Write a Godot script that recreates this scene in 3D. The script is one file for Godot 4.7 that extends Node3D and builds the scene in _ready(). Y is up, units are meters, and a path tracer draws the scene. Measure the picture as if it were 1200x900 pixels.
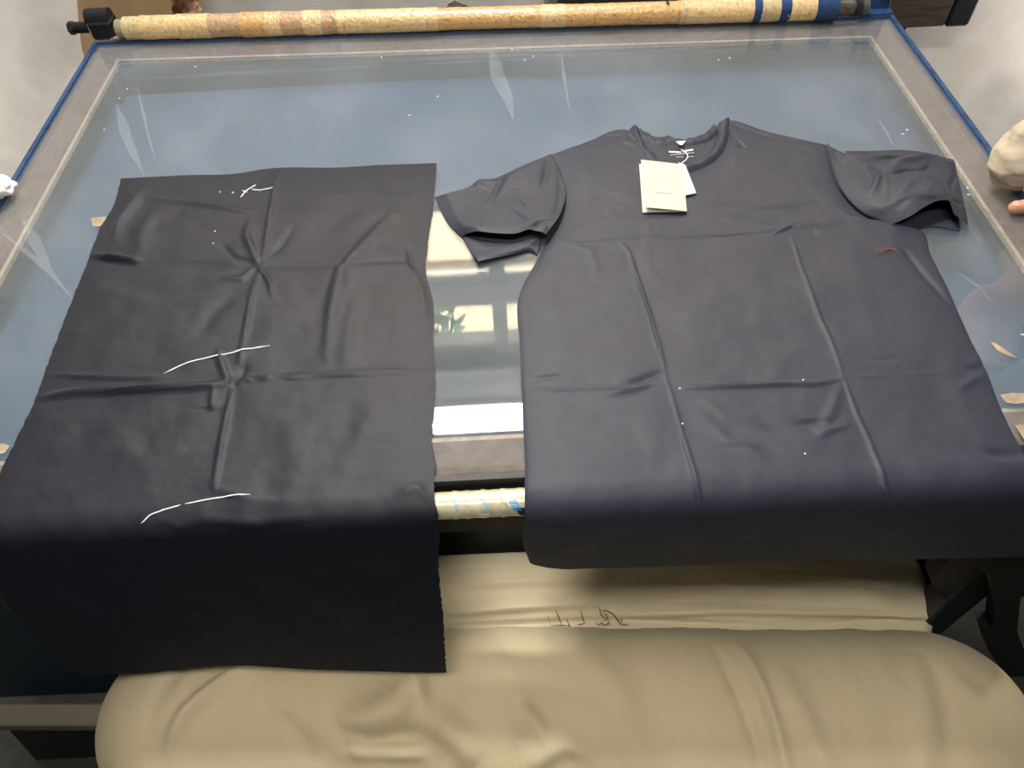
extends Node3D

const T := 0.9            # table top height
const FOCAL := 870.0      # pixels at 1200 x 900
const HANG := -0.40       # depth of the plane in which the cloths hang
const BEND := 0.03        # radius with which they bend over the roller
var eye := Vector3(0, 1.65, 0)
var ax_r: Vector3
var ax_u: Vector3
var ax_f: Vector3
var names := {}
var rng := RandomNumberGenerator.new()

# ------------------------------------------------------------------ naming
func numbered(called: String) -> String:
	var n: int = names.get(called, 0)
	names[called] = n + 1
	return called if n == 0 else "%s_%03d" % [called, n]

func tag(o: Node3D, label: String, category: String, group := "") -> Node3D:
	o.set_meta("label", label)
	o.set_meta("category", category)
	if group != "":
		o.set_meta("group", group)
	return o

func thing(called: String, label: String, category: String, at := Vector3.ZERO, group := "") -> Node3D:
	var o := Node3D.new()
	o.name = numbered(called)
	add_child(o)
	o.position = at
	tag(o, label, category, group)
	return o

func put(called: String, mesh: Mesh, mat: Material, parent: Node = self, at := Vector3.ZERO, turn := Vector3.ZERO) -> MeshInstance3D:
	var o := MeshInstance3D.new()
	o.name = numbered(called) if parent == self else called
	o.mesh = mesh
	o.material_override = mat
	o.cast_shadow = GeometryInstance3D.SHADOW_CASTING_SETTING_ON
	parent.add_child(o, true)
	o.position = at
	o.rotation = turn
	return o

func structure(called: String, mesh: Mesh, mat: Material, at := Vector3.ZERO) -> MeshInstance3D:
	var o := MeshInstance3D.new()
	o.name = called
	o.mesh = mesh
	o.material_override = mat
	add_child(o)
	o.position = at
	o.set_meta("kind", "structure")
	return o

# ------------------------------------------------------------------ the lens, only to measure places on real planes
func ray(p: Vector2) -> Vector3:
	return (ax_f * FOCAL + ax_r * (p.x - 600.0) - ax_u * (p.y - 450.0)).normalized()

func on_y(p: Vector2, y: float) -> Vector3:
	var d := ray(p)
	return eye + d * ((y - eye.y) / d.y)

func on_z(p: Vector2, z: float) -> Vector3:
	var d := ray(p)
	return eye + d * (z / d.z)

# cloth coordinates: x across, s along the cloth (z on the table, running on round the roller and down); lean tilts the hanging part forward
var lean := 0.0
var crease_gain := 1.0
var crease_width := 1.0

func cloth_at(p: Vector2) -> Vector2:
	var q := on_y(p, T)
	var zf := HANG - BEND
	if q.z <= zf:
		return Vector2(q.x, q.z)
	var last := PI / 2 - lean
	var edge := Vector3(0, T - BEND + BEND * cos(last), zf + BEND * sin(last))
	var d := ray(p)
	var n := Vector3(0, cos(last), sin(last))
	q = eye + d * ((edge - eye).dot(n) / d.dot(n))
	if q.y <= edge.y:
		return Vector2(q.x, zf + BEND * last + Vector2(q.y - edge.y, q.z - edge.z).length())
	var oy := eye.y - (T - BEND)
	var oz := eye.z - zf
	var a := d.y * d.y + d.z * d.z
	var b := oy * d.y + oz * d.z
	var c := oy * oy + oz * oz - BEND * BEND
	var t := (-b - sqrt(maxf(0.0, b * b - a * c))) / a
	q = eye + d * t
	return Vector2(q.x, zf + BEND * atan2(q.z - zf, q.y - (T - BEND)))

func cloth_point(c: Vector2, h: float) -> Vector3:
	var zf := HANG - BEND
	if c.y <= zf:
		return Vector3(c.x, T + h, c.y)
	var a := (c.y - zf) / BEND
	var last := PI / 2 - lean
	var drop := maxf(0.0, (a - last) * BEND)
	a = minf(a, last)
	return Vector3(c.x, T - BEND + (BEND + h) * cos(a) - drop * sin(a), zf + (BEND + h) * sin(a) + drop * cos(a))

# ------------------------------------------------------------------ curves and grids
func smooth(pts: Array, n: int) -> PackedVector2Array:      # Catmull-Rom through the points, n + 1 samples even in length
	var dense := PackedVector2Array()
	for i in pts.size() - 1:
		var p0: Vector2 = pts[maxi(i - 1, 0)]
		var p1: Vector2 = pts[i]
		var p2: Vector2 = pts[i + 1]
		var p3: Vector2 = pts[mini(i + 2, pts.size() - 1)]
		for k in 12:
			dense.append(p1.cubic_interpolate_in_time(p2, p0, p3, k / 12.0, (p2 - p1).length() + 1e-6, -(p1 - p0).length() - 1e-6, (p2 - p1).length() + (p3 - p2).length() + 2e-6) if i > 0 and i < pts.size() - 2 else p1.lerp(p2, k / 12.0))
	dense.append(pts[pts.size() - 1])
	var run := PackedFloat32Array([0.0])
	for i in range(1, dense.size()):
		run.append(run[i - 1] + dense[i].distance_to(dense[i - 1]))
	var out := PackedVector2Array()
	var j := 0
	for k in n + 1:
		var want := run[run.size() - 1] * k / n
		while j < run.size() - 2 and run[j + 1] < want:
			j += 1
		var f := (want - run[j]) / maxf(run[j + 1] - run[j], 1e-7)
		out.append(dense[j].lerp(dense[j + 1], clampf(f, 0, 1)))
	return out

func grid_mesh(pos: PackedVector3Array, uv: PackedVector2Array, nu: int, nv: int, flip := false) -> ArrayMesh:
	var idx := PackedInt32Array()
	var nor := PackedVector3Array()
	nor.resize(pos.size())
	var w := nu + 1
	for j in nv:
		for i in nu:
			var a := j * w + i
			var q := [a, a + 1, a + w + 1, a, a + w + 1, a + w] if not flip else [a, a + w + 1, a + 1, a, a + w, a + w + 1]
			for m in [0, 3]:
				var n: Vector3 = (pos[q[m + 2]] - pos[q[m]]).cross(pos[q[m + 1]] - pos[q[m]])
				for k in 3:
					nor[q[m + k]] += n
					idx.append(q[m + k])
	for i in nor.size():
		nor[i] = nor[i].normalized()
	var arr := []
	arr.resize(Mesh.ARRAY_MAX)
	arr[Mesh.ARRAY_VERTEX] = pos
	arr[Mesh.ARRAY_NORMAL] = nor
	arr[Mesh.ARRAY_TEX_UV] = uv
	arr[Mesh.ARRAY_INDEX] = idx
	var am := ArrayMesh.new()
	am.add_surface_from_arrays(Mesh.PRIMITIVE_TRIANGLES, arr)
	return am

# creases: [pixel points, amplitude mm, width mm, kind]; kind 0 a ridge (negative: a valley), 1 a step that is steep on one side, 2 a pinched pleat
func crease_set(list: Array, measure: Callable, gain := 1.0) -> Array:
	var out := []
	for c in list:
		var pts := PackedVector2Array()
		for p in c[0]:
			pts.append(measure.call(p))
		var box := Rect2(pts[0], Vector2.ZERO)
		var total := 0.0
		for i in range(1, pts.size()):
			box = box.expand(pts[i])
			total += pts[i].distance_to(pts[i - 1])
		out.append({"p": pts, "a": c[1] * 0.001 * gain, "w": c[2] * 0.001 * sqrt(gain) * crease_width, "k": c[3], "box": box.grow(c[2] * 0.003), "len": total})
	return out

func crease_height(q: Vector2, set_: Array) -> float:
	var h := 0.0
	for c in set_:
		if not c.box.has_point(q):
			continue
		var pts: PackedVector2Array = c.p
		var best := 1e9
		var side := 1.0
		var along := 0.0
		var run := 0.0
		for i in pts.size() - 1:
			var e := pts[i + 1] - pts[i]
			var l := e.length()
			var t := clampf((q - pts[i]).dot(e) / (l * l), 0, 1)
			var d := q.distance_to(pts[i] + e * t)
			if d < best:
				best = d
				side = signf(e.cross(q - pts[i]))
				along = (run + t * l) / c.len
			run += l
		var x: float = best / c.w
		if x > 3.0:
			continue
		var f: float = pow(maxf(0.0, sin(PI * clampf(along, 0.02, 0.98))), 0.45) * c.a
		if c.k == 0:
			h += f * exp(-x * x)
		elif c.k == 1:
			h += f * (exp(-x * x) if side < 0 else exp(-x * x * 4.5))
		else:
			h += f * (exp(-x * x * 3.0) - 0.7 * exp(-(x - 1.1) * (x - 1.1) * 4.0))
	return h

var n_big := FastNoiseLite.new()
var n_mid := FastNoiseLite.new()
var n_fine := FastNoiseLite.new()

# a Coons patch of cloth between four pixel outlines; lift(u, v) gives the height above the table before the wrinkles
func cloth_patch(top: Array, bottom: Array, left: Array, right: Array, nu: int, nv: int, lift: Callable, creases: Array, ruffle := 1.0, at := Vector3.ZERO, ragged := 0.0) -> ArrayMesh:
	var conv := func(a: Array) -> Array:
		var o := []
		for p in a:
			o.append(cloth_at(p))
		return o
	var et := smooth(conv.call(top), nu)
	var eb := smooth(conv.call(bottom), nu)
	var el := smooth(conv.call(left), nv)
	var er := smooth(conv.call(right), nv)
	if ragged > 0.0:
		for j in nv + 1:
			el[j].x += ragged * (n_fine.get_noise_2d(el[j].y * 900.0, 7.0) + 0.5 * n_fine.get_noise_2d(el[j].y * 1500.0, 3.0))
			er[j].x += ragged * (n_fine.get_noise_2d(er[j].y * 900.0, 90.0) + 0.5 * n_fine.get_noise_2d(er[j].y * 1500.0, 33.0))
	var cs := crease_set(creases, cloth_at, crease_gain)
	var pos := PackedVector3Array()
	var uv := PackedVector2Array()
	for j in nv + 1:
		var v := float(j) / nv
		for i in nu + 1:
			var u := float(i) / nu
			var q := et[i] * (1 - v) + eb[i] * v + el[j] * (1 - u) + er[j] * u - (et[0] * (1 - u) * (1 - v) + et[nu] * u * (1 - v) + eb[0] * (1 - u) * v + eb[nu] * u * v)
			var h: float = lift.call(u, v)
			var e := minf(1.0, 12.0 * minf(minf(u, 1 - u), minf(v, 1 - v)))
			h += maxf(-0.0, ruffle * e * (0.0018 + 0.0022 * n_big.get_noise_2d(q.x * 100, q.y * 100) + 0.0004 * n_mid.get_noise_2d(q.x * 100, q.y * 100)))
			h += crease_height(q, cs) * minf(1.0, 0.25 + e)
			pos.append(cloth_point(q, maxf(h, 0.0013)) - at)
			uv.append(q)
	last_uv = uv
	last_pos = pos
	return grid_mesh(pos, uv, nu, nv)

var last_uv: PackedVector2Array
var last_pos: PackedVector3Array
func upon(q: Vector2, h: float) -> Vector3:      # the place on the cloth patch made last, h above it
	var best := 1e9
	var k := 0
	for i in last_uv.size():
		var d := last_uv[i].distance_squared_to(q)
		if d < best:
			best = d
			k = i
	return last_pos[k] + cloth_point(q, h) - cloth_point(last_uv[k], 0.0)

func box(size: Vector3, chamfer := 0.002) -> ArrayMesh:      # a box with chamfered edges
	var st := SurfaceTool.new()
	st.begin(Mesh.PRIMITIVE_TRIANGLES)
	var h := size / 2
	var c := minf(chamfer, minf(h.x, minf(h.y, h.z)) * 0.6)
	var pts := []
	for sx in [-1, 1]:
		for sy in [-1, 1]:
			for sz in [-1, 1]:
				var s := Vector3(sx, sy, sz)
				pts.append([s * Vector3(h.x, h.y - c, h.z - c), s * Vector3(h.x - c, h.y, h.z - c), s * Vector3(h.x - c, h.y - c, h.z)])
	var face := func(list: Array) -> void:
		var mid := Vector3.ZERO
		for p in list:
			mid += p
		mid /= list.size()
		var n: Vector3 = (list[1] - list[0]).cross(list[2] - list[0])
		if n.dot(mid) < 0:
			list.reverse()
			n = -n
		for i in range(1, list.size() - 1):
			for p in [list[0], list[i + 1], list[i]]:
				st.set_normal(n.normalized())
				st.set_uv(Vector2(p.x, p.z))
				st.add_vertex(p)
	var id := func(a: int, b: int, d: int) -> int:
		return a * 4 + b * 2 + d
	for s in 2:
		face.call([pts[id.call(s, 0, 0)][0], pts[id.call(s, 1, 0)][0], pts[id.call(s, 1, 1)][0], pts[id.call(s, 0, 1)][0]])
		face.call([pts[id.call(0, s, 0)][1], pts[id.call(1, s, 0)][1], pts[id.call(1, s, 1)][1], pts[id.call(0, s, 1)][1]])
		face.call([pts[id.call(0, 0, s)][2], pts[id.call(1, 0, s)][2], pts[id.call(1, 1, s)][2], pts[id.call(0, 1, s)][2]])
		for t in 2:
			face.call([pts[id.call(0, s, t)][1], pts[id.call(1, s, t)][1], pts[id.call(1, s, t)][2], pts[id.call(0, s, t)][2]])
			face.call([pts[id.call(s, 0, t)][0], pts[id.call(s, 1, t)][0], pts[id.call(s, 1, t)][2], pts[id.call(s, 0, t)][2]])
			face.call([pts[id.call(s, t, 0)][0], pts[id.call(s, t, 1)][0], pts[id.call(s, t, 1)][1], pts[id.call(s, t, 0)][1]])
			for r in 2:
				face.call(pts[id.call(s, t, r)].duplicate())
	return st.commit()

func prism(poly: PackedVector2Array, y0: float, y1: float) -> ArrayMesh:   # an outline (x, z) raised between two heights
	if Geometry2D.is_polygon_clockwise(poly):
		poly.reverse()
	var tri := Geometry2D.triangulate_polygon(poly)
	var st := SurfaceTool.new()
	st.begin(Mesh.PRIMITIVE_TRIANGLES)
	st.set_smooth_group(-1)
	var add := func(p: Vector3) -> void:
		st.set_uv(Vector2(p.x, p.z))
		st.add_vertex(p)
	for k in range(0, tri.size(), 3):
		var a := poly[tri[k]]
		var b := poly[tri[k + 1]]
		var c := poly[tri[k + 2]]
		if (b - a).cross(c - a) < 0:
			var t := b
			b = c
			c = t
		for p in [a, b, c]:
			add.call(Vector3(p.x, y1, p.y))
		for p in [a, c, b]:
			add.call(Vector3(p.x, y0, p.y))
	for i in poly.size():
		var a := poly[i]
		var b := poly[(i + 1) % poly.size()]
		for p in [Vector3(a.x, y0, a.y), Vector3(b.x, y1, b.y), Vector3(a.x, y1, a.y), Vector3(a.x, y0, a.y), Vector3(b.x, y0, b.y), Vector3(b.x, y1, b.y)]:
			add.call(p)
	st.generate_normals()
	return st.commit()

func bar(a: Vector3, b: Vector3, ra: float, rb := -1.0, seg := 16, bump := 0.0, rings := 1, capped := true) -> ArrayMesh:   # a tube, bump crinkles its surface
	rb = ra if rb < 0 else rb
	var d := (b - a)
	var l := d.length()
	d = d.normalized()
	var s := d.cross(Vector3.UP if absf(d.y) < 0.9 else Vector3.RIGHT).normalized()
	var t := d.cross(s)
	var pos := PackedVector3Array()
	var uv := PackedVector2Array()
	var n := rings + (4 if capped else 0)
	for j in n + 1:
		var k := clampi(j - (2 if capped else 0), 0, rings)
		var f := float(k) / rings
		for i in seg + 1:
			var w := TAU * (i % seg) / seg
			var r := lerpf(ra, rb, f)
			if bump > 0:
				r += bump * (n_mid.get_noise_3d(f * l * 900, cos(w) * 9 + a.x * 777, sin(w) * 9) + 0.6 * n_fine.get_noise_3d(f * l * 700, cos(w) * 22, sin(w) * 22 + a.x * 99))
			if capped and (j == 0 or j == n):
				r = 0.0
			pos.append(a + d * (l * f) + (s * cos(w) + t * sin(w)) * r)
			uv.append(Vector2(f * l, float(i) / seg))
	return grid_mesh(pos, uv, seg, n, true)

func wire(pts: Array, r: float, seg := 6) -> ArrayMesh:       # a thin round cord through points
	var pos := PackedVector3Array()
	var uv := PackedVector2Array()
	var n := pts.size()
	for j in n:
		var d: Vector3 = (pts[mini(j + 1, n - 1)] - pts[maxi(j - 1, 0)]).normalized()
		var s := d.cross(Vector3.UP if absf(d.y) < 0.9 else Vector3.RIGHT).normalized()
		var t := d.cross(s)
		for i in seg + 1:
			var w := TAU * (i % seg) / seg
			pos.append(pts[j] + (s * cos(w) + t * sin(w)) * r * (0.35 if j == 0 or j == n - 1 else 1.0))
			uv.append(Vector2(float(j) / n, float(i) / seg))
	return grid_mesh(pos, uv, seg, n - 1, true)

# ------------------------------------------------------------------ materials
func noise_tex(freq: float, colors: Array, sd: int, size := 512, octaves := 4, offsets := [], kind := FastNoiseLite.TYPE_SIMPLEX_SMOOTH) -> NoiseTexture2D:
	var n := FastNoiseLite.new()
	n.noise_type = kind
	n.frequency = freq
	n.seed = sd
	n.fractal_octaves = octaves
	var g := Gradient.new()
	var o := PackedFloat32Array()
	var c := PackedColorArray()
	for i in colors.size():
		o.append(offsets[i] if offsets else float(i) / (colors.size() - 1))
		c.append(colors[i])
	g.offsets = o
	g.colors = c
	var t := NoiseTexture2D.new()
	t.width = size
	t.height = size
	t.seamless = true
	t.noise = n
	t.color_ramp = g
	return t

func normal_tex(freq: float, sd: int, strength: float, size := 512, octaves := 4) -> NoiseTexture2D:
	var n := FastNoiseLite.new()
	n.frequency = freq
	n.seed = sd
	n.fractal_octaves = octaves
	var t := NoiseTexture2D.new()
	t.width = size
	t.height = size
	t.seamless = true
	t.noise = n
	t.as_normal_map = true
	t.bump_strength = strength
	return t

func mat(color: Color, rough := 0.8, metal := 0.0, tex: Texture2D = null, scale := Vector3.ONE, triplanar := true) -> StandardMaterial3D:
	var m := StandardMaterial3D.new()
	m.albedo_color = color
	m.roughness = rough
	m.metallic = metal
	m.cull_mode = BaseMaterial3D.CULL_DISABLED
	if tex:
		m.albedo_texture = tex
		m.uv1_scale = scale
		if triplanar:
			m.uv1_triplanar = true
			m.uv1_world_triplanar = true
	return m

func _ready() -> void:
	rng.seed = 7
	n_big.seed = 11; n_big.frequency = 0.09; n_big.fractal_octaves = 2
	n_mid.seed = 12; n_mid.frequency = 0.35; n_mid.fractal_octaves = 2
	n_fine.seed = 13; n_fine.frequency = 0.12; n_fine.fractal_octaves = 3
	# ---------------------------------------------------------------- camera
	var pitch := deg_to_rad(52.15)
	var roll := deg_to_rad(3.02)
	ax_f = Vector3(0, -sin(pitch), -cos(pitch))
	var up := Vector3.RIGHT.cross(ax_f)
	ax_r = cos(roll) * Vector3.RIGHT - sin(roll) * up
	ax_u = sin(roll) * Vector3.RIGHT + cos(roll) * up
	var cam := Camera3D.new()
	cam.name = "camera"
	add_child(cam)
	cam.transform = Transform3D(Basis(ax_r, ax_u, -ax_f), eye)
	cam.fov = rad_to_deg(2 * atan(450.0 / FOCAL))
	cam.near = 0.02
	cam.current = true
	# ---------------------------------------------------------------- sky, sun, exposure
	var env := Environment.new()
	env.background_mode = Environment.BG_SKY
	var sky := Sky.new()
	var ps := ProceduralSkyMaterial.new()
	ps.sky_top_color = Color(0.62, 0.74, 0.9)
	ps.sky_horizon_color = Color(0.93, 0.94, 0.95)
	ps.ground_bottom_color = Color(0.45, 0.43, 0.4)
	ps.ground_horizon_color = Color(0.75, 0.73, 0.7)
	ps.sky_energy_multiplier = 5.0
	ps.ground_energy_multiplier = 4.0
	sky.sky_material = ps
	env.sky = sky
	env.tonemap_mode = Environment.TONE_MAPPER_LINEAR
	env.tonemap_exposure = 1.0
	env.sdfgi_enabled = true
	env.ssao_enabled = true
	env.ssil_enabled = true
	var we := WorldEnvironment.new()
	we.name = "environment"
	we.environment = env
	add_child(we)
	var sun := DirectionalLight3D.new()
	sun.name = "sun"
	sun.light_color = Color(1.0, 0.93, 0.82)
	sun.light_energy = 18.0
	sun.light_angular_distance = 0.6
	sun.shadow_enabled = true
	add_child(sun)
	sun.look_at_from_position(Vector3(2, 9, 7), Vector3(0, 2, -6))     # from behind the house onto the facade across the street
	await build()

func lamp_light(at: Vector3, energy: float, size: float, color: Color, parent: Node) -> void:
	var l := OmniLight3D.new()
	l.name = "light"
	l.light_energy = energy
	l.light_size = size
	l.light_color = color
	l.omni_range = 12.0
	l.omni_attenuation = 2.0
	l.shadow_enabled = true
	parent.add_child(l, true)
	l.position = at

func build() -> void:
	room()
	lamps()
	outdoors()
	var M := table_materials()
	table(M)
	front_roller(M)
	back_roller(M)
	rolls()
	black_cloth()
	shirt()
	tags_on_shirt()
	behind_table(M)
	person()

# ------------------------------------------------------------------ room
const WALL_Z := -1.763
func room() -> void:
	var plaster := mat(Color(0.90, 0.89, 0.87), 0.9, 0.0, noise_tex(0.006, [Color(0.86, 0.86, 0.85), Color(1, 1, 1), Color(0.93, 0.92, 0.9)], 3, 1024, 6), Vector3(0.5, 0.5, 0.5))
	plaster.normal_enabled = true
	plaster.normal_texture = normal_tex(0.02, 5, 1.2)
	plaster.normal_scale = 0.25
	var st := SurfaceTool.new()
	var walls := ArrayMesh.new()
	st.begin(Mesh.PRIMITIVE_TRIANGLES)
	# the back wall, left open for the window
	for b in [[-2.7, -1.17, 0.0, 3.1], [1.15, 2.9, 0.0, 3.1], [-1.17, 1.15, 0.0, 1.545], [-1.17, 1.15, 2.32, 3.1]]:
		var m := BoxMesh.new()
		m.size = Vector3(b[1] - b[0], b[3] - b[2], 0.2)
		st.append_from(m, 0, Transform3D(Basis(), Vector3((b[0] + b[1]) / 2, (b[2] + b[3]) / 2, WALL_Z - 0.1)))
	st.commit(walls)
	structure("wall_back", walls, plaster)
	var dim := mat(Color(0.3, 0.29, 0.28), 0.9, 0.0, noise_tex(0.01, [Color(0.8, 0.8, 0.8), Color(1, 1, 1)], 8), Vector3(0.5, 0.5, 0.5))  # for walls out of view, toned dark so they bounce little light
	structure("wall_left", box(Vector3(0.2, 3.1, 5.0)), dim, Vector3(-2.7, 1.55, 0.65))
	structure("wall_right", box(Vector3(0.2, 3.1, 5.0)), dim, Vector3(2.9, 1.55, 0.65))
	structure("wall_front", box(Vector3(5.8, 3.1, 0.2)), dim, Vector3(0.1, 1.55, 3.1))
	structure("ceiling", box(Vector3(5.8, 0.2, 5.2)), mat(Color(0.5, 0.49, 0.47), 0.9), Vector3(0.1, 3.2, 0.6))
	var concrete := mat(Color(0.20, 0.205, 0.175), 0.85, 0.0, noise_tex(0.012, [Color(0.6, 0.6, 0.56), Color(1, 1, 1), Color(0.8, 0.79, 0.74)], 9, 1024, 6), Vector3(0.8, 0.8, 0.8))
	structure("floor", box(Vector3(5.8, 0.2, 5.2)), concrete, Vector3(0.1, -0.1, 0.6))
	# window_1: painted steel frame with a transom, mullions and panes
	var w := Node3D.new()
	w.name = "window_1"
	add_child(w)
	w.set_meta("kind", "structure")
	var steel := mat(Color(0.48, 0.49, 0.5), 0.5)
	var z := WALL_Z - 0.06
	for yy in [1.565, 2.3]:
		put("window_frame", box(Vector3(2.32, 0.05, 0.07), 0.004), steel, w, Vector3(-0.01, yy, z))
	for xx in [-1.15, 1.13]:
		put("window_frame", box(Vector3(0.05, 0.7, 0.07), 0.004), steel, w, Vector3(xx, 1.93, z))
	put("transom", box(Vector3(2.23, 0.105, 0.06), 0.004), steel, w, Vector3(-0.01, 1.955, z))
	var glass := mat(Color(0.9, 0.95, 0.95, 0.06), 0.02)
	glass.transparency = BaseMaterial3D.TRANSPARENCY_ALPHA
	for xx in [-0.62, -0.03, 0.55]:
		for yy in [[1.59, 1.902], [2.008, 2.275]]:
			put("mullion", box(Vector3(0.05, yy[1] - yy[0], 0.05), 0.003), steel, w, Vector3(xx, (yy[0] + yy[1]) / 2, z))
	for e in [[-1.125, -0.645], [-0.595, -0.055], [-0.005, 0.525], [0.575, 1.105]]:
		for yy in [[1.59, 1.902], [2.008, 2.275]]:
			put("pane", box(Vector3(e[1] - e[0], yy[1] - yy[0], 0.005), 0.001), glass, w, Vector3((e[0] + e[1]) / 2, (yy[0] + yy[1]) / 2, z))
	# a patch where the paint has flaked off, behind the back roller
	var c := on_z(Vector2(536, 5), WALL_Z)
	var poly := PackedVector2Array()
	for p in [[523, 9], [526, 3], [533, 0], [540, 3], [548, 6], [548, 13], [524, 13]]:
		var q := on_z(Vector2(p[0], p[1]), WALL_Z) - c
		poly.append(Vector2(q.x, -q.y))
	var flake := put("flaked_plaster", prism(poly, 0.0, 0.003), mat(Color(0.55, 0.5, 0.45), 0.95), self, c, Vector3(PI / 2, 0, 0))
	flake.set_meta("kind", "structure")
	flake.name = "trim_1"

func lamps() -> void:
	# unseen LED batten above the window; mirrors in the glass and lights the table
	var b := thing("unseen_batten_lamp", "unseen white batten lamp with a glowing diffuser tilted down above the window", "lamp", Vector3(-0.16, 2.5, WALL_Z + 0.09))
	b.rotation.x = 0.75
	put("housing", box(Vector3(0.58, 0.11, 0.04), 0.01), mat(Color(0.6, 0.6, 0.6), 0.5), b, Vector3(0.0, 0, -0.02))
	put("wall_arm", box(Vector3(0.05, 0.03, 0.1), 0.005), mat(Color(0.6, 0.6, 0.6), 0.5), b, Vector3(0.0, 0.035, -0.07))
	var glow := mat(Color(1, 1, 1), 0.5)
	glow.emission_enabled = true
	glow.emission = Color(0.95, 0.97, 1.0)
	glow.emission_energy_multiplier = 18.0
	put("diffuser", box(Vector3(0.55, 0.1, 0.02), 0.006), glow, b, Vector3(0.0, 0, 0.01))
	var a := AreaLight3D.new()
	a.name = "light"
	a.area_size = Vector2(0.55, 0.1)
	a.light_energy = 1.1
	a.light_color = Color(1.0, 0.98, 0.96)
	a.area_range = 12.0
	a.shadow_enabled = true
	b.add_child(a)
	a.position = Vector3(0, 0, 0.024)
	a.rotation.y = PI
	# unseen floodlight under the ceiling, placed to light the table and front roll
	var fl := thing("unseen_flood_lamp", "unseen small square white flood lamp near the ceiling above the window", "lamp", Vector3(-0.2, 2.93, -1.4))
	fl.rotation.x = 1.0
	put("housing", box(Vector3(0.42, 0.2, 0.06), 0.01), mat(Color(0.3, 0.3, 0.3), 0.5), fl, Vector3(0, 0, -0.03))
	put("arm", box(Vector3(0.04, 0.04, 0.16), 0.004), mat(Color(0.3, 0.3, 0.3), 0.5), fl, Vector3(0, 0.05, -0.13))
	var glow3 := mat(Color(1, 1, 1), 0.5)
	glow3.emission_enabled = true
	glow3.emission = Color(1.0, 0.97, 0.93)
	glow3.emission_energy_multiplier = 12.0
	put("diffuser", box(Vector3(0.38, 0.16, 0.014), 0.004), glow3, fl, Vector3(0, 0, 0.007))
	var fa := AreaLight3D.new()
	fa.name = "light"
	fa.area_size = Vector2(0.38, 0.16)
	fa.light_energy = 4.6
	fa.light_color = Color(1.0, 0.98, 0.95)
	fa.area_range = 12.0
	fa.shadow_enabled = true
	fl.add_child(fa)
	fa.position = Vector3(0, 0, 0.018)
	fa.rotation.y = PI
	# unseen ceiling lamp above the front, placed to light the rolls from above
	var cl := thing("unseen_ceiling_lamp", "unseen long white ceiling lamp above the front of the table", "lamp", Vector3(0, 3.07, 0.28))
	put("housing", box(Vector3(1.3, 0.05, 0.34), 0.01), mat(Color(0.8, 0.8, 0.8), 0.5), cl, Vector3(0, 0.0, 0))
	var glow4 := mat(Color(1, 1, 1), 0.5)
	glow4.emission_enabled = true
	glow4.emission = Color(1.0, 0.96, 0.9)
	glow4.emission_energy_multiplier = 8.0
	put("diffuser", box(Vector3(1.24, 0.012, 0.28), 0.004), glow4, cl, Vector3(0, -0.03, 0))
	var la := AreaLight3D.new()
	la.name = "light"
	la.area_size = Vector2(1.24, 0.28)
	la.light_energy = 2.8
	la.light_color = Color(1.0, 0.98, 0.95)
	la.area_range = 12.0
	la.shadow_enabled = true
	cl.add_child(la)
	la.position = Vector3(0, -0.04, 0)
	la.rotation.x = -PI / 2
	# two added bulbs beside the table, out of view, that brighten the back wall
	for e in [[-1.95, 0.86, 0.8, "left"], [1.85, 0.86, 0.55, "right"]]:
		var p := thing("added_wall_bulb", "added bare glowing bulb on a black bracket on the back wall, %s of the table" % e[3], "lamp", Vector3(e[0], e[1], -1.45))
		put("bracket", box(Vector3(0.02, 0.02, 0.32), 0.003), mat(Color(0.1, 0.1, 0.1), 0.6), p, Vector3(0, 0.12, -0.155))
		put("socket", bar(Vector3(0, 0.05, 0), Vector3(0, 0.125, 0), 0.022, 0.018), mat(Color(0.85, 0.85, 0.83), 0.4), p)
		var g2 := mat(Color(1, 1, 1), 0.4)
		g2.emission_enabled = true
		g2.emission = Color(1.0, 0.98, 0.94)
		g2.emission_energy_multiplier = 15.0
		var s := SphereMesh.new()
		s.radius = 0.045
		s.height = 0.11
		put("bulb", s, g2, p)
		lamp_light(Vector3(0, 0, 0), e[2], 0.045, Color(1.0, 0.97, 0.93), p)

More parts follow.
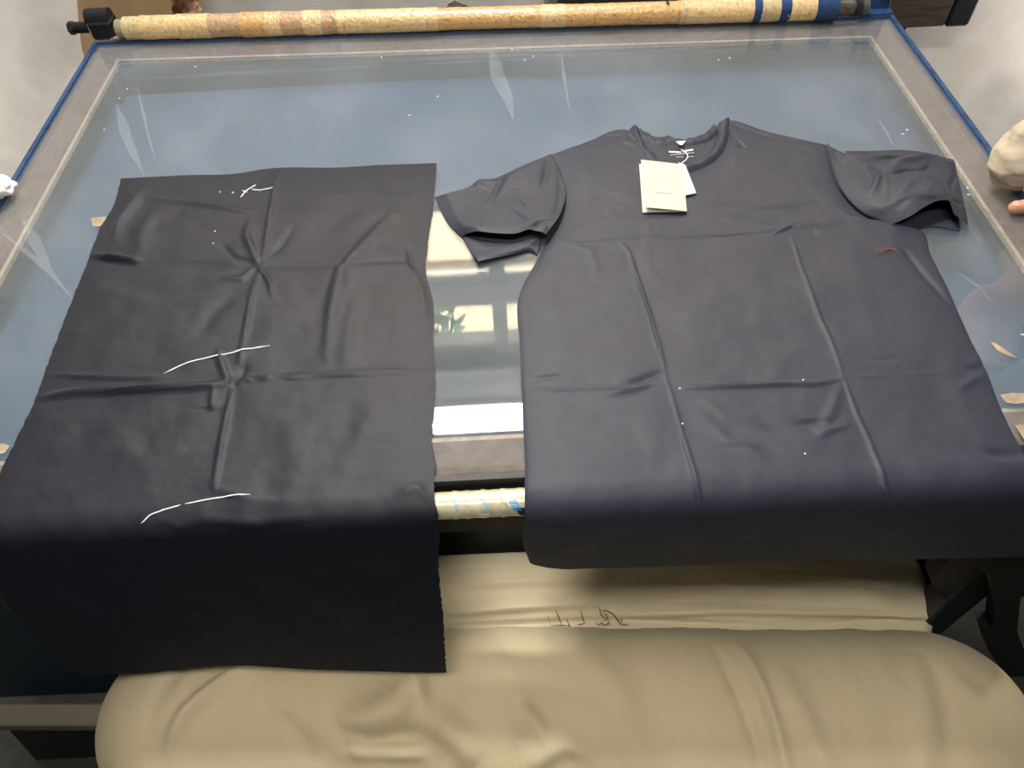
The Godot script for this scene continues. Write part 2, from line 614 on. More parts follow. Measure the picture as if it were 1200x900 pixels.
func outdoors() -> void:
	var b := thing("building", "pale beige plastered house across the street behind the window", "building", Vector3(0, 0, -7.0))
	put("wall", box(Vector3(16, 11.0, 0.4)), mat(Color(0.83, 0.74, 0.6), 0.9, 0.0, noise_tex(0.01, [Color(0.85, 0.84, 0.82), Color(1, 1, 1)], 21), Vector3(0.3, 0.3, 0.3)), b, Vector3(0, 5.5, 0))
	put("roof", box(Vector3(14.6, 0.25, 1.0)), mat(Color(0.62, 0.55, 0.47), 0.9), b, Vector3(0, 11.1, 0.1))
	var brown := mat(Color(0.45, 0.36, 0.28), 0.7)
	for x in [-5.2, -2.6, 2.3, 4.9]:
		for y in [1.7, 4.9, 8.1]:
			put("shutter", box(Vector3(1.0, 1.3, 0.06), 0.01), brown, b, Vector3(x, y, 0.22))
	for y in [3.3, 6.5]:
		put("string_course", box(Vector3(16, 0.18, 0.12), 0.02), mat(Color(0.72, 0.66, 0.56), 0.9), b, Vector3(0, y, 0.25))
	var g := put("ground", box(Vector3(40, 0.2, 30)), mat(Color(0.6, 0.57, 0.5), 0.95), self, Vector3(-3, -0.32, -5.0))
	g.name = "trim_2"
	g.set_meta("kind", "structure")
	var bush := thing("tree", "green leafy tree growing outside the window", "tree", Vector3(-0.85, 0, -3.4))
	put("trunk", bar(Vector3(0, -0.05, 0), Vector3(0.05, 3.8, 0), 0.06, 0.02), mat(Color(0.3, 0.22, 0.15), 0.9), bush)
	var leaf := ArrayMesh.new()
	var st := SurfaceTool.new()
	st.begin(Mesh.PRIMITIVE_TRIANGLES)
	for p in [Vector3(0, 0, 0), Vector3(0.03, 0.012, 0.05), Vector3(0, 0, 0.13), Vector3(0, 0, 0), Vector3(0, 0, 0.13), Vector3(-0.03, 0.012, 0.05)]:
		st.add_vertex(p)
	st.generate_normals()
	st.commit(leaf)
	var mm := MultiMesh.new()
	mm.transform_format = MultiMesh.TRANSFORM_3D
	mm.mesh = leaf
	mm.instance_count = 1400
	for i in 1400:
		var d := Vector3(rng.randfn(), rng.randfn(), rng.randfn()).normalized() * pow(rng.randf(), 0.4)
		mm.set_instance_transform(i, Transform3D(Basis.from_euler(Vector3(rng.randf_range(-1, 1), rng.randf() * TAU, rng.randf_range(-1, 1))), Vector3(d.x * 0.5, 4.0 + d.y * 0.5, d.z * 0.45)))
	var mi := MultiMeshInstance3D.new()
	mi.name = "foliage"
	mi.multimesh = mm
	mi.material_override = mat(Color(0.3, 0.52, 0.36), 0.6)
	mi.set_meta("kind", "stuff")
	bush.add_child(mi)

# ------------------------------------------------------------------ table
func table_materials() -> Dictionary:
	var M := {}
	M.blue = mat(Color(0.16, 0.30, 0.46), 0.45, 0.0, noise_tex(0.02, [Color(0.35, 0.38, 0.42), Color(1, 1, 1), Color(0.8, 0.85, 0.9)], 31), Vector3(3, 3, 3))
	M.navy = mat(Color(0.09, 0.13, 0.19), 0.5, 0.0, noise_tex(0.02, [Color(0.55, 0.55, 0.6), Color(1, 1, 1)], 32), Vector3(3, 3, 3))
	M.dark = mat(Color(0.05, 0.07, 0.11), 0.6)
	M.iron = mat(Color(0.15, 0.16, 0.18), 0.5, 0.3, noise_tex(0.03, [Color(0.5, 0.5, 0.5), Color(1, 1, 1)], 33), Vector3(6, 6, 6))
	M.steel = mat(Color(0.6, 0.58, 0.54), 0.35, 0.8, noise_tex(0.03, [Color(0.6, 0.57, 0.52), Color(1, 1, 1)], 34), Vector3(4, 4, 4))
	M.flange = mat(Color(0.40, 0.34, 0.29), 0.9, 0.0, noise_tex(0.012, [Color(0.62, 0.6, 0.58), Color(0.95, 0.93, 0.9), Color(0.8, 0.68, 0.56), Color(1, 1, 1)], 35, 1024, 6), Vector3(2.5, 2.5, 2.5))
	M.putty = mat(Color(0.70, 0.64, 0.55), 0.7, 0.0, noise_tex(0.02, [Color(0.7, 0.68, 0.64), Color(1, 1, 1)], 36), Vector3(5, 5, 5))
	M.panel = mat(Color(0.14, 0.245, 0.36), 0.95, 0.0, noise_tex(0.005, [Color(0.85, 0.88, 0.9), Color(1, 1, 1), Color(0.93, 0.93, 0.95)], 37, 1024, 5), Vector3(1.2, 1.2, 1.2))
	return M

func table(M: Dictionary) -> void:
	var t := thing("inspection_table", "glass-topped blue steel cloth inspection table under the black garments", "table", Vector3(0, 0, -0.98))
	var o := Vector3(0, 0, 0.98)
	# corners of the glass on the table plane
	var bl := on_y(Vector2(114, 52), T)
	var br := on_y(Vector2(1043, 21), T)
	var fl := Vector3(bl.x, T, -0.452)
	var fr := Vector3(br.x, T, -0.452)
	var v2 := func(p: Vector3) -> Vector2:
		return Vector2(p.x, p.z + 0.98)
	var quad := func(a: Vector3, b: Vector3, c: Vector3, d: Vector3) -> PackedVector2Array:
		return PackedVector2Array([v2.call(a), v2.call(b), v2.call(c), v2.call(d)])
	var inset := func(k: float) -> Array:      # the outline drawn in by k metres
		return [bl + Vector3(k, 0, k), br + Vector3(-k, 0, k), fr + Vector3(-k, 0, -k), fl + Vector3(k, 0, -k)]
	var glass := mat(Color(0.86, 0.93, 0.95, 0.05), 0.015)
	glass.transparency = BaseMaterial3D.TRANSPARENCY_ALPHA
	glass.metallic_specular = 0.7
	var g: Array = inset.call(0.002)
	var sheet := put("glass_sheet", prism(quad.call(g[0], g[1], g[2], g[3]), T - 0.006, T), glass, t)
	# the film of dust and wiping marks on the glass
	var film := mat(Color(0.80, 0.84, 0.90), 0.9, 0.0, noise_tex(0.004, [Color(1, 1, 1, 0.01), Color(1, 1, 1, 0.02), Color(1, 1, 1, 0.045)], 41, 1024, 6, [0.2, 0.5, 0.95]), Vector3(0.9, 0.9, 0.9))
	film.transparency = BaseMaterial3D.TRANSPARENCY_ALPHA
	var f: Array = inset.call(0.01)
	put("dust_film", prism(quad.call(f[0], f[1], f[2], f[3]), T + 0.0002, T + 0.0004), film, sheet)
	# dried wiping streaks and scratches
	var streak := mat(Color(0.8, 0.84, 0.88, 0.055), 0.9)
	streak.transparency = BaseMaterial3D.TRANSPARENCY_ALPHA
	for s in [[[575, 52], [583, 90], [596, 118], [601, 140], 7.0], [[160, 100], [172, 150], [183, 192], 1.6], [[136, 120], [150, 165], [166, 200], 5.0], [[656, 55], [661, 90], [668, 135], 1.5],
			[[1028, 138], [1040, 158], [1048, 175], 2.0], [[0, 270], [30, 295], [60, 320], [85, 350], 2.5], [[1120, 318], [1145, 335], [1168, 360], 1.2], [[26, 255], [42, 285], [60, 320], 5.0], [[520, 520], [530, 508], [527, 502], 1.0], [[511, 502], [540, 505], [580, 500], 0.8], [[516, 512], [521, 518], [527, 524], 0.8]]:
		var w: float = s[s.size() - 1] * 0.0016
		var pts := []
		for i in s.size() - 1:
			pts.append(cloth_at(Vector2(s[i][0], s[i][1])))
		var line := smooth(pts, 20)
		var poly := PackedVector2Array()
		var back := PackedVector2Array()
		for i in 21:
			var d := (line[mini(i + 1, 20)] - line[maxi(i - 1, 0)]).normalized().orthogonal() * w * (0.12 + sin(PI * i / 20.0)) * (1.0 + 0.5 * n_fine.get_noise_2d(i * 11.0, w * 9000))
			poly.append(line[i] + d + Vector2(0, 0.98))
			back.append(line[i] - d + Vector2(0, 0.98))
		back.reverse()
		poly.append_array(back)
		put("wipe_mark", prism(poly, T + 0.0005, T + 0.0007), streak, sheet)
	# specks of lint
	var lint := mat(Color(0.9, 0.9, 0.9), 0.9)
	for s in [[149, 104], [140, 115], [122, 152], [229, 78], [447, 67], [600, 58], [615, 70], [625, 66], [513, 113], [480, 135], [1058, 157], [1063, 152], [1134, 220], [1135, 228], [842, 70], [855, 68], [1198, 392]]:
		var q := on_y(Vector2(s[0], s[1]), T + 0.001)
		put("lint", box(Vector3(0.004, 0.0012, 0.0018), 0.0005), lint, sheet, q + o, Vector3(0, s[0] * 0.7, 0))
	# painted flange under the glass, with a pale line of putty along its inner edge
	var lay := func(called: String, k0: float, k1: float, y0: float, y1: float, m: Material, parent: Node) -> void:
		var a: Array = inset.call(k0)
		var b: Array = inset.call(k1)
		for i in 4:
			var j := (i + 1) % 4
			put(called, prism(quad.call(a[i], a[j], b[j], b[i]), y0, y1), m, parent)
	lay.call("flange", 0.0, 0.052, T - 0.014, T - 0.0065, M.flange, t)
	lay.call("putty_line", 0.052, 0.058, T - 0.014, T - 0.0068, M.putty, t)
	var ro: Array = inset.call(-0.008)
	var ri: Array = inset.call(-0.0005)
	for i in 4:
		var j := (i + 1) % 4
		put("rim", prism(quad.call(ro[i], ro[j], ri[j], ri[i]), T - 0.05, T + (0.001 if i == 2 else 0.003)), M.iron if i == 2 else M.blue, t)
	lay.call("side_panel", 0.004, 0.012, T - 0.13, T - 0.0142, M.dark, t)
	# the blue reflector tray under the glass, open towards the front
	var k: Array = inset.call(0.014)
	put("tray", prism(quad.call(k[0], k[1], Vector3(k[1].x, T, -1.06), Vector3(k[3].x, T, -1.06)), T - 0.075, T - 0.07), M.panel, t)
	for s in [[k[0].x, -0.24], [0.24, k[1].x]]:
		put("tray", prism(quad.call(Vector3(s[0], T, -1.0598), Vector3(s[1], T, -1.0598), Vector3(s[1], T, -0.47), Vector3(s[0], T, -0.47)), T - 0.075, T - 0.07), M.panel, t)
	# front beam, legs, rails
	put("front_beam", box(Vector3(1.58, 0.075, 0.02)), M.dark, t, Vector3(-0.01, T - 0.105, 0.52))
	for x in [-0.79, 0.765]:
		for z in [-0.485, -1.44]:
			put("leg", box(Vector3(0.055, T - 0.03, 0.055), 0.004), M.navy, t, Vector3(x, (T - 0.03) / 2, z + 0.98))
		put("unseen_side_skirt", box(Vector3(0.012, 0.70, 0.99), 0.003), M.navy, t, Vector3(x + 0.028 * signf(x), 0.515, 0.02))  # out of view, placed to keep side light off the rolls
	put("added_back_skirt", box(Vector3(1.56, 0.70, 0.012), 0.003), M.navy, t, Vector3(-0.01, 0.515, -0.47))  # added to darken the view down through the glass
	# left gusset plate between leg and hanging cloth
	var teal := mat(Color(0.09, 0.22, 0.29), 0.5, 0.0, noise_tex(0.02, [Color(0.5, 0.55, 0.55), Color(1, 1, 1)], 38), Vector3(4, 4, 4))
	for g2 in [["gusset_plate", [[-60, 640], [120, 640], [160, 802], [-60, 812]], -0.43, teal], ["brace", [[4, 836], [150, 836], [170, 960], [110, 960]], -0.38, M.navy]]:
		var gus := PackedVector2Array()
		for p in g2[1]:
			var q := on_z(Vector2(p[0], p[1]), g2[2])
			gus.append(Vector2(q.x, -q.y))
		put(g2[0], prism(gus, 0.0, 0.012), g2[3], t, Vector3(0, 0, g2[2] + 0.98), Vector3(PI / 2, 0, 0))
	# right cast bracket with an arched opening
	arch_bracket(t, M)
	# pale patches on the glass; the one beside the cloth paints a window reflection
	for s in [[[1160, 401], [1167, 403], [1180, 412], [1192, 420], [1180, 417], [1168, 411]], [[1172, 463], [1186, 461], [1215, 462], [1216, 470], [1190, 474], [1178, 472]], [[1189, 499], [1216, 494], [1222, 514], [1200, 516]], [[-14, 524], [4, 520], [12, 523], [6, 531], [-12, 535]], [[107, 256], [128, 254], [132, 265], [109, 266]]]:
		var poly := PackedVector2Array()
		for p in s:
			var q := on_y(Vector2(p[0], p[1]), T)
			poly.append(Vector2(q.x, q.z + 0.98))
		put("tape_glint_patch", prism(poly, T + 0.0004, T + 0.001), M.putty, sheet)

func arch_bracket(t: Node3D, M: Dictionary) -> void:
	var z := -0.43
	var pts := func(list: Array) -> PackedVector2Array:
		var out := PackedVector2Array()
		for p in list:
			var q := on_z(Vector2(p[0], p[1]), z)
			out.append(Vector2(q.x, -q.y))
		return out
	var outer: PackedVector2Array = pts.call([[1098, 640], [1240, 640], [1240, 690], [1196, 700], [1192, 740], [1215, 800], [1225, 860], [1190, 810], [1158, 762], [1150, 735], [1163, 735], [1166, 715], [1163, 690], [1157, 672], [1147, 664], [1138, 668], [1126, 684], [1108, 704], [1092, 684], [1102, 668], [1112, 655]])
	put("arched_bracket", prism(outer, 0.0, 0.03), M.iron, t, Vector3(0, 0, z - 0.03 + 0.98), Vector3(PI / 2, 0, 0))

func front_roller(M: Dictionary) -> void:
	var y := T - 0.023
	var z := -0.4255
	var r := thing("front_roller", "clear film wrapped roller with blue tape scraps along the front table edge", "roller", Vector3(0, y, z))
	var film := mat(Color(0.88, 0.86, 0.76), 0.2, 0.0, noise_tex(0.02, [Color(0.8, 0.78, 0.7), Color(1, 1, 1)], 51), Vector3(4, 4, 4))
	film.clearcoat_enabled = true
	film.clearcoat = 0.6
	film.clearcoat_roughness = 0.15
	put("tube", bar(Vector3(-0.77, 0, 0), Vector3(0.75, 0, 0), 0.0163, -1, 32, 0.0003, 300), film, r)
	for x in [-0.076, -0.062, -0.043, -0.02, 0.0]:
		put("film_edge", bar(Vector3(x, 0, 0), Vector3(x + 0.006, 0, 0), 0.0171, 0.0168, 32, 0.0008, 4), film, r)
	var blue := mat(Color(0.35, 0.6, 0.78), 0.4)
	var pale := mat(Color(0.62, 0.72, 0.74), 0.4)
	var white := mat(Color(0.9, 0.9, 0.86), 0.5)
	var dark := mat(Color(0.12, 0.15, 0.2), 0.5)
	# scraps lie on the tube: [x, angle from the top towards the front, length, width, material, twist]
	for s in [[-0.072, 0.35, 0.022, 0.004, pale, 0.15], [-0.042, 0.1, 0.011, 0.004, pale, 0.5], [-0.037, 0.75, 0.012, 0.005, pale, 0.2], [-0.040, 1.35, 0.003, 0.013, white, 0.2], [-0.010, 0.25, 0.02, 0.010, white, 0.45], [-0.004, 0.75, 0.014, 0.010, blue, 0.5], [0.004, 1.3, 0.013, 0.010, dark, 0.4]]:
		var pos := PackedVector3Array()
		var uv := PackedVector2Array()
		for j in 9:
			for i in 3:
				var a: float = s[1] + (j / 8.0 - 0.5) * s[2] / 0.0172
				var x: float = s[0] + (i / 2.0 - 0.5) * s[3] + (j / 8.0 - 0.5) * s[2] * s[5]
				pos.append(Vector3(x, cos(a) * 0.0174, sin(a) * 0.0174))
				uv.append(Vector2(i, j))
		put("tape_glint_patch", grid_mesh(pos, uv, 2, 8), s[4], r)
	for x in [-0.785, 0.765]:
		put("bearing", box(Vector3(0.025, 0.05, 0.045), 0.004), M.iron, r, Vector3(x, 0, 0))

func back_roller(M: Dictionary) -> void:
	var a := on_y(Vector2(148, 33), T + 0.024)
	var b := on_y(Vector2(984, 9), T + 0.024)
	var r := thing("back_roller", "long brown tape wrapped roller behind the far table edge", "roller", a)
	var d := b - a
	var R := 0.0205
	var paper := noise_tex(0.02, [Color(0.75, 0.66, 0.52), Color(1, 1, 1), Color(0.88, 0.8, 0.66)], 61, 512, 5)
	var tan := mat(Color(0.84, 0.68, 0.45), 0.3, 0.0, paper, Vector3(6, 6, 6))
	var pale := mat(Color(0.88, 0.77, 0.57), 0.35, 0.0, paper, Vector3(6, 6, 6))
	var brown := mat(Color(0.76, 0.63, 0.49), 0.4, 0.0, paper, Vector3(6, 6, 6))
	var cream := mat(Color(0.80, 0.73, 0.56), 0.5, 0.0, paper, Vector3(6, 6, 6))
	var nt := normal_tex(0.05, 62, 5.0, 512, 4)
	for m in [tan, pale, brown, cream]:
		m.normal_enabled = true
		m.normal_texture = nt
		m.normal_scale = 0.7
		m.clearcoat_enabled = true
		m.clearcoat = 0.5
		m.clearcoat_roughness = 0.2
	var blue := mat(Color(0.10, 0.22, 0.38), 0.45)
	put("wrapped_tube", bar(Vector3.ZERO, d * 0.955, R, -1, 40, 0.0011, 420), tan, r)
	# separate turns of tape, each a slightly raised sleeve: [from, to in pixels of the roller's length, material, extra radius]
	var px := func(x: float) -> Vector3:
		return d * ((x - 148.0) / (984.0 - 148.0))
	for s in [[148, 170, cream, 0.0012], [168, 212, pale, 0.0022], [212, 250, pale, 0.003], [250, 288, brown, 0.0018], [288, 320, tan, 0.0032], [318, 336, pale, 0.0026], [336, 362, brown, 0.0022], [362, 384, pale, 0.003], [384, 402, brown, 0.0018], [402, 520, pale, 0.0016], [640, 668, pale, 0.0012], [800, 808, cream, 0.0018], [808, 884, pale, 0.0016], [884, 893, blue, 0.0012], [893, 914, cream, 0.0018], [914, 926, blue, 0.0012], [926, 956, pale, 0.0016], [955, 980, blue, 0.0022]]:
		put("tape_turn", bar(px.call(s[0]), px.call(s[1]), R + s[3], R + s[3] - 0.0006, 40, 0.0012, maxi(6, int((s[1] - s[0]) / 2))), s[2], r)
	put("shaft", bar(px.call(978), px.call(1016), 0.013), M.steel, r)
	put("collar", bar(px.call(1000), px.call(1008), 0.016), M.iron, r)
	put("hub", bar(px.call(138), px.call(150), 0.017), mat(Color(0.55, 0.53, 0.42), 0.5), r)
	put("tear", box(Vector3(0.006, 0.001, 0.012), 0.0003), M.navy, r, px.call(785) + Vector3(0, R + 0.001, 0.004))
	# left bearing block with a bolt shaft, right blue bracket
	var u := thing("bearing_block", "dark cast iron bearing block at the left end of the taped roller", "bearing", on_y(Vector2(125, 46), T))
	var iron: Material = M.iron
	put("body", box(Vector3(0.05, 0.04, 0.045), 0.006), iron, u, Vector3(0, 0.021, -0.012))
	put("cap", bar(Vector3(-0.024, 0.038, -0.012), Vector3(0.022, 0.038, -0.012), 0.019), iron, u)
	put("bolt_shaft", bar(Vector3(-0.062, 0.021, -0.012), Vector3(-0.02, 0.021, -0.012), 0.011), iron, u)
	put("bolt_head", bar(Vector3(-0.07, 0.021, -0.012), Vector3(-0.06, 0.021, -0.012), 0.013, -1, 6), iron, u)
	put("worn_foot", box(Vector3(0.035, 0.008, 0.03), 0.002), M.putty, u, Vector3(0.03, 0.004, -0.004))
	var k := thing("roller_bracket", "blue painted steel bracket at the right end of the taped roller", "bracket", on_y(Vector2(1029, 18), T))
	put("plate", box(Vector3(0.048, 0.075, 0.02), 0.003), M.blue, k, Vector3(0, 0.03, -0.02))
	put("foot", box(Vector3(0.055, 0.01, 0.03), 0.003), M.blue, k, Vector3(0, 0.004, -0.008))

# ------------------------------------------------------------------ the two fabric rolls under the front edge
func roll_mesh(x0: float, x1: float, c: Vector2, R: float, slope: float, endw0: float, endw1: float, creases: Array, lump: float, stretch: Vector2, at: Vector3) -> ArrayMesh:
	var hit := func(p: Vector2) -> Vector2:
		var d := ray(p)
		var oy := eye.y - c.x
		var oz := eye.z - c.y
		var a := d.y * d.y + d.z * d.z
		var b := oy * d.y + oz * d.z
		var cc := oy * oy + oz * oz - R * R
		var q := eye + d * ((-b - sqrt(maxf(0.0, b * b - a * cc))) / a)
		return Vector2(q.x, R * atan2(q.z - c.y, q.y - c.x))
	var cs := crease_set(creases, hit)
	var nu := 240
	var nv := 150
	var pos := PackedVector3Array()
	var uv := PackedVector2Array()
	for j in nv + 1:
		var w := -PI + TAU * j / nv
		for i in nu + 1:
			var f := float(i) / nu
			# more samples near the ends
			f = f * 0.7 + 0.3 * (0.5 - 0.5 * cos(PI * f))
			var x := lerpf(x0, x1, f)
			var e := minf((x - x0) / endw0, (x1 - x) / endw1)
			var r := R
			if e < 1.0:
				r = R * pow(maxf(0.0, 1.0 - pow(1.0 - e, 2.3)), 0.55)
			var q := Vector2(x, R * w)
			var k := clampf(e, 0.0, 1.0) * clampf((PI - absf(w)) * 1.5, 0, 1)
			r += k * (lump * n_big.get_noise_2d(x * stretch.x, w * R * stretch.y) + 0.3 * lump * n_mid.get_noise_2d(x * stretch.x, w * R * stretch.y))
			r += 2.0 * k * crease_height(q, cs)
			r = maxf(r, 0.0)
			pos.append(Vector3(x, c.x + slope * (x - 0.05) + r * cos(w), c.y - 0.6 * slope * (x - 0.05) + r * sin(w)) - at)
			uv.append(q)
	return grid_mesh(pos, uv, nu, nv)

func rolls() -> void:
	crease_width = 1.0
	var nt := normal_tex(0.2, 71, 1.5, 512, 3)
	var cloth := mat(Color(0.86, 0.80, 0.66), 0.75, 0.0, noise_tex(0.006, [Color(0.93, 0.93, 0.92), Color(1, 1, 1)], 72), Vector3(1, 1, 1))
	cloth.rim_enabled = true
	cloth.rim = 0.3
	var cream := mat(Color(0.88, 0.83, 0.70), 0.85, 0.0, noise_tex(0.01, [Color(0.93, 0.93, 0.92), Color(1, 1, 1)], 73), Vector3(1, 4, 4))
	for m in [cloth, cream]:
		m.normal_enabled = true
		m.normal_texture = nt
		m.normal_scale = 0.2
	var V := func(list: Array) -> Array:
		var o := []
		for p in list:
			o.append(Vector2(p[0], p[1]))
		return o
	# front roll
	var at := Vector3(0.05, 0.371, -0.286)
	var big := thing("fabric_roll", "large satiny beige fabric roll lowest and nearest under the table", "fabric roll", at)
	var c1 := [
		[V.call([[838, 747], [865, 800], [885, 850], [895, 900]]), -5.0, 8.0, 0], [V.call([[866, 745], [885, 780], [905, 830], [922, 900]]), 7.0, 12.0, 1],
		[V.call([[920, 780], [940, 820], [960, 870], [975, 900]]), 5.0, 18.0, 0], [V.call([[1070, 740], [1082, 790], [1085, 840], [1078, 900]]), 5.0, 22.0, 0],
		[V.call([[1095, 750], [1115, 800], [1120, 850]]), -4.0, 14.0, 0], [V.call([[1130, 770], [1165, 810], [1175, 850]]), 4.0, 18.0, 0],
		[V.call([[310, 790], [265, 820], [225, 855], [202, 900]]), 9.0, 14.0, 1], [V.call([[280, 778], [220, 800], [185, 850], [180, 900]]), -4.0, 14.0, 0],
		[V.call([[300, 840], [335, 865], [370, 900]]), -5.0, 16.0, 0], [V.call([[490, 800], [470, 840], [430, 860], [400, 875]]), 14.0, 26.0, 0],
		[V.call([[490, 842], [540, 870], [560, 900]]), 10.0, 22.0, 0], [V.call([[490, 785], [492, 815], [500, 835]]), 5.0, 8.0, 0], [V.call([[400, 870], [440, 882], [490, 872]]), -9.0, 14.0, 0], [V.call([[410, 892], [450, 888], [500, 890]]), 8.0, 12.0, 0],
		[V.call([[600, 860], [620, 840], [640, 868]]), 7.0, 12.0, 0], [V.call([[620, 900], [660, 870], [690, 880]]), 6.0, 14.0, 0], [V.call([[700, 770], [730, 830], [745, 900]]), 4.0, 20.0, 0],
		[V.call([[560, 760], [600, 800], [610, 840]]), 4.0, 24.0, 0], [V.call([[670, 770], [660, 810], [640, 850]]), -4.0, 24.0, 0]]
	put("rolled_fabric", roll_mesh(-0.66, 0.795, Vector2(0.386, -0.292), 0.147, -0.06, 0.17, 0.17, c1, 0.004, Vector2(90, 25), at), cloth, big)
	put("spindle", box(Vector3(1.72, 0.032, 0.032), 0.003), mat(Color(0.42, 0.40, 0.35), 0.6, 0.0), big, Vector3(-0.1, 0.078, -0.008), Vector3(0, -0.036, -0.06))
	# rear roll
	var at2 := Vector3(0.06, 0.2045, -0.544)
	var back := thing("fabric_roll", "cream fabric roll with sideways creases and red pen marks behind the beige roll", "fabric roll", at2)
	var c2 := []
	for l in [[[[715, 662], [850, 664], [1000, 668], [1060, 676]], -3.0, 6.0], [[[720, 690], [850, 686], [960, 690]], 4.0, 7.0], [[[715, 706], [800, 702], [870, 704], [960, 702]], -5.0, 6.0], [[[715, 722], [850, 715], [1000, 716], [1110, 722]], 7.0, 7.0],
			[[[960, 730], [1040, 722], [1120, 726]], -4.0, 5.0], [[[515, 738], [620, 732], [720, 728], [900, 732]], -6.0, 6.0], [[[515, 722], [620, 712], [715, 706]], 6.0, 10.0], [[[760, 678], [900, 676], [1040, 684]], -3.0, 6.0], [[[520, 690], [620, 684], [700, 680]], 3.0, 10.0], [[[800, 740], [1000, 734], [1100, 736]], 5.0, 6.0]]:
		c2.append([V.call(l[0]), l[1], l[2], 1])
	put("rolled_fabric", roll_mesh(-0.72, 0.784, Vector2(0.2045, -0.544), 0.119, -0.01, 0.10, 0.06, c2, 0.003, Vector2(14, 160), at2), cream, back)
	put("spindle", box(Vector3(1.56, 0.03, 0.03), 0.003), mat(Color(0.4, 0.38, 0.34), 0.4, 0.6), back, Vector3(0, 0, 0), Vector3.ZERO)
	# red pen marks
	var red := mat(Color(0.42, 0.08, 0.08), 0.8)
	var mark := func(p: Vector2) -> Vector3:
		var d := ray(p)
		var oy := eye.y - 0.2045
		var oz := eye.z + 0.544
		var R := 0.1225
		var a := d.y * d.y + d.z * d.z
		var b := oy * d.y + oz * d.z
		return eye + d * ((-b - sqrt(maxf(0.0, b * b - a * (oy * oy + oz * oz - R * R)))) / a) - at2
	for s in [[[642, 722], [645, 733]], [[651, 714], [655, 724], [659, 733]], [[645, 733], [659, 733], [667, 733]], [[664, 725], [667, 733], [671, 737]], [[680, 714], [683, 725], [685, 730]], [[676, 732], [680, 732], [686, 730]], [[702, 711], [704, 720], [709, 725], [713, 723]], [[703, 715], [712, 716], [719, 720], [724, 727], [727, 731]], [[705, 717], [711, 721], [713, 727], [707, 727]], [[698, 729], [701, 733], [705, 730], [709, 733], [714, 729], [716, 733]], [[704, 733], [716, 732]], [[724, 727], [729, 726], [728, 730], [724, 729]], [[726, 732], [732, 732], [737, 732]]]:
		var pts := []
		for p in s:
			pts.append(mark.call(Vector2(p[0], p[1])))
		put("pen_stroke", wire(pts, 0.0010), red, back)

# ------------------------------------------------------------------ black cloth on the left
func black_material(sd: int) -> StandardMaterial3D:
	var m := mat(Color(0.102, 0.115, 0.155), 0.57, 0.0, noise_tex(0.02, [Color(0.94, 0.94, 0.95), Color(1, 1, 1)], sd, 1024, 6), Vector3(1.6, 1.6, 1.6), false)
	m.normal_enabled = true
	m.normal_texture = normal_tex(0.45, sd + 1, 2.0, 512, 2)
	m.normal_scale = 0.08
	m.metallic_specular = 0.4
	return m

func V2(list: Array) -> Array:
	var o := []
	for p in list:
		o.append(Vector2(p[0], p[1]))
	return o

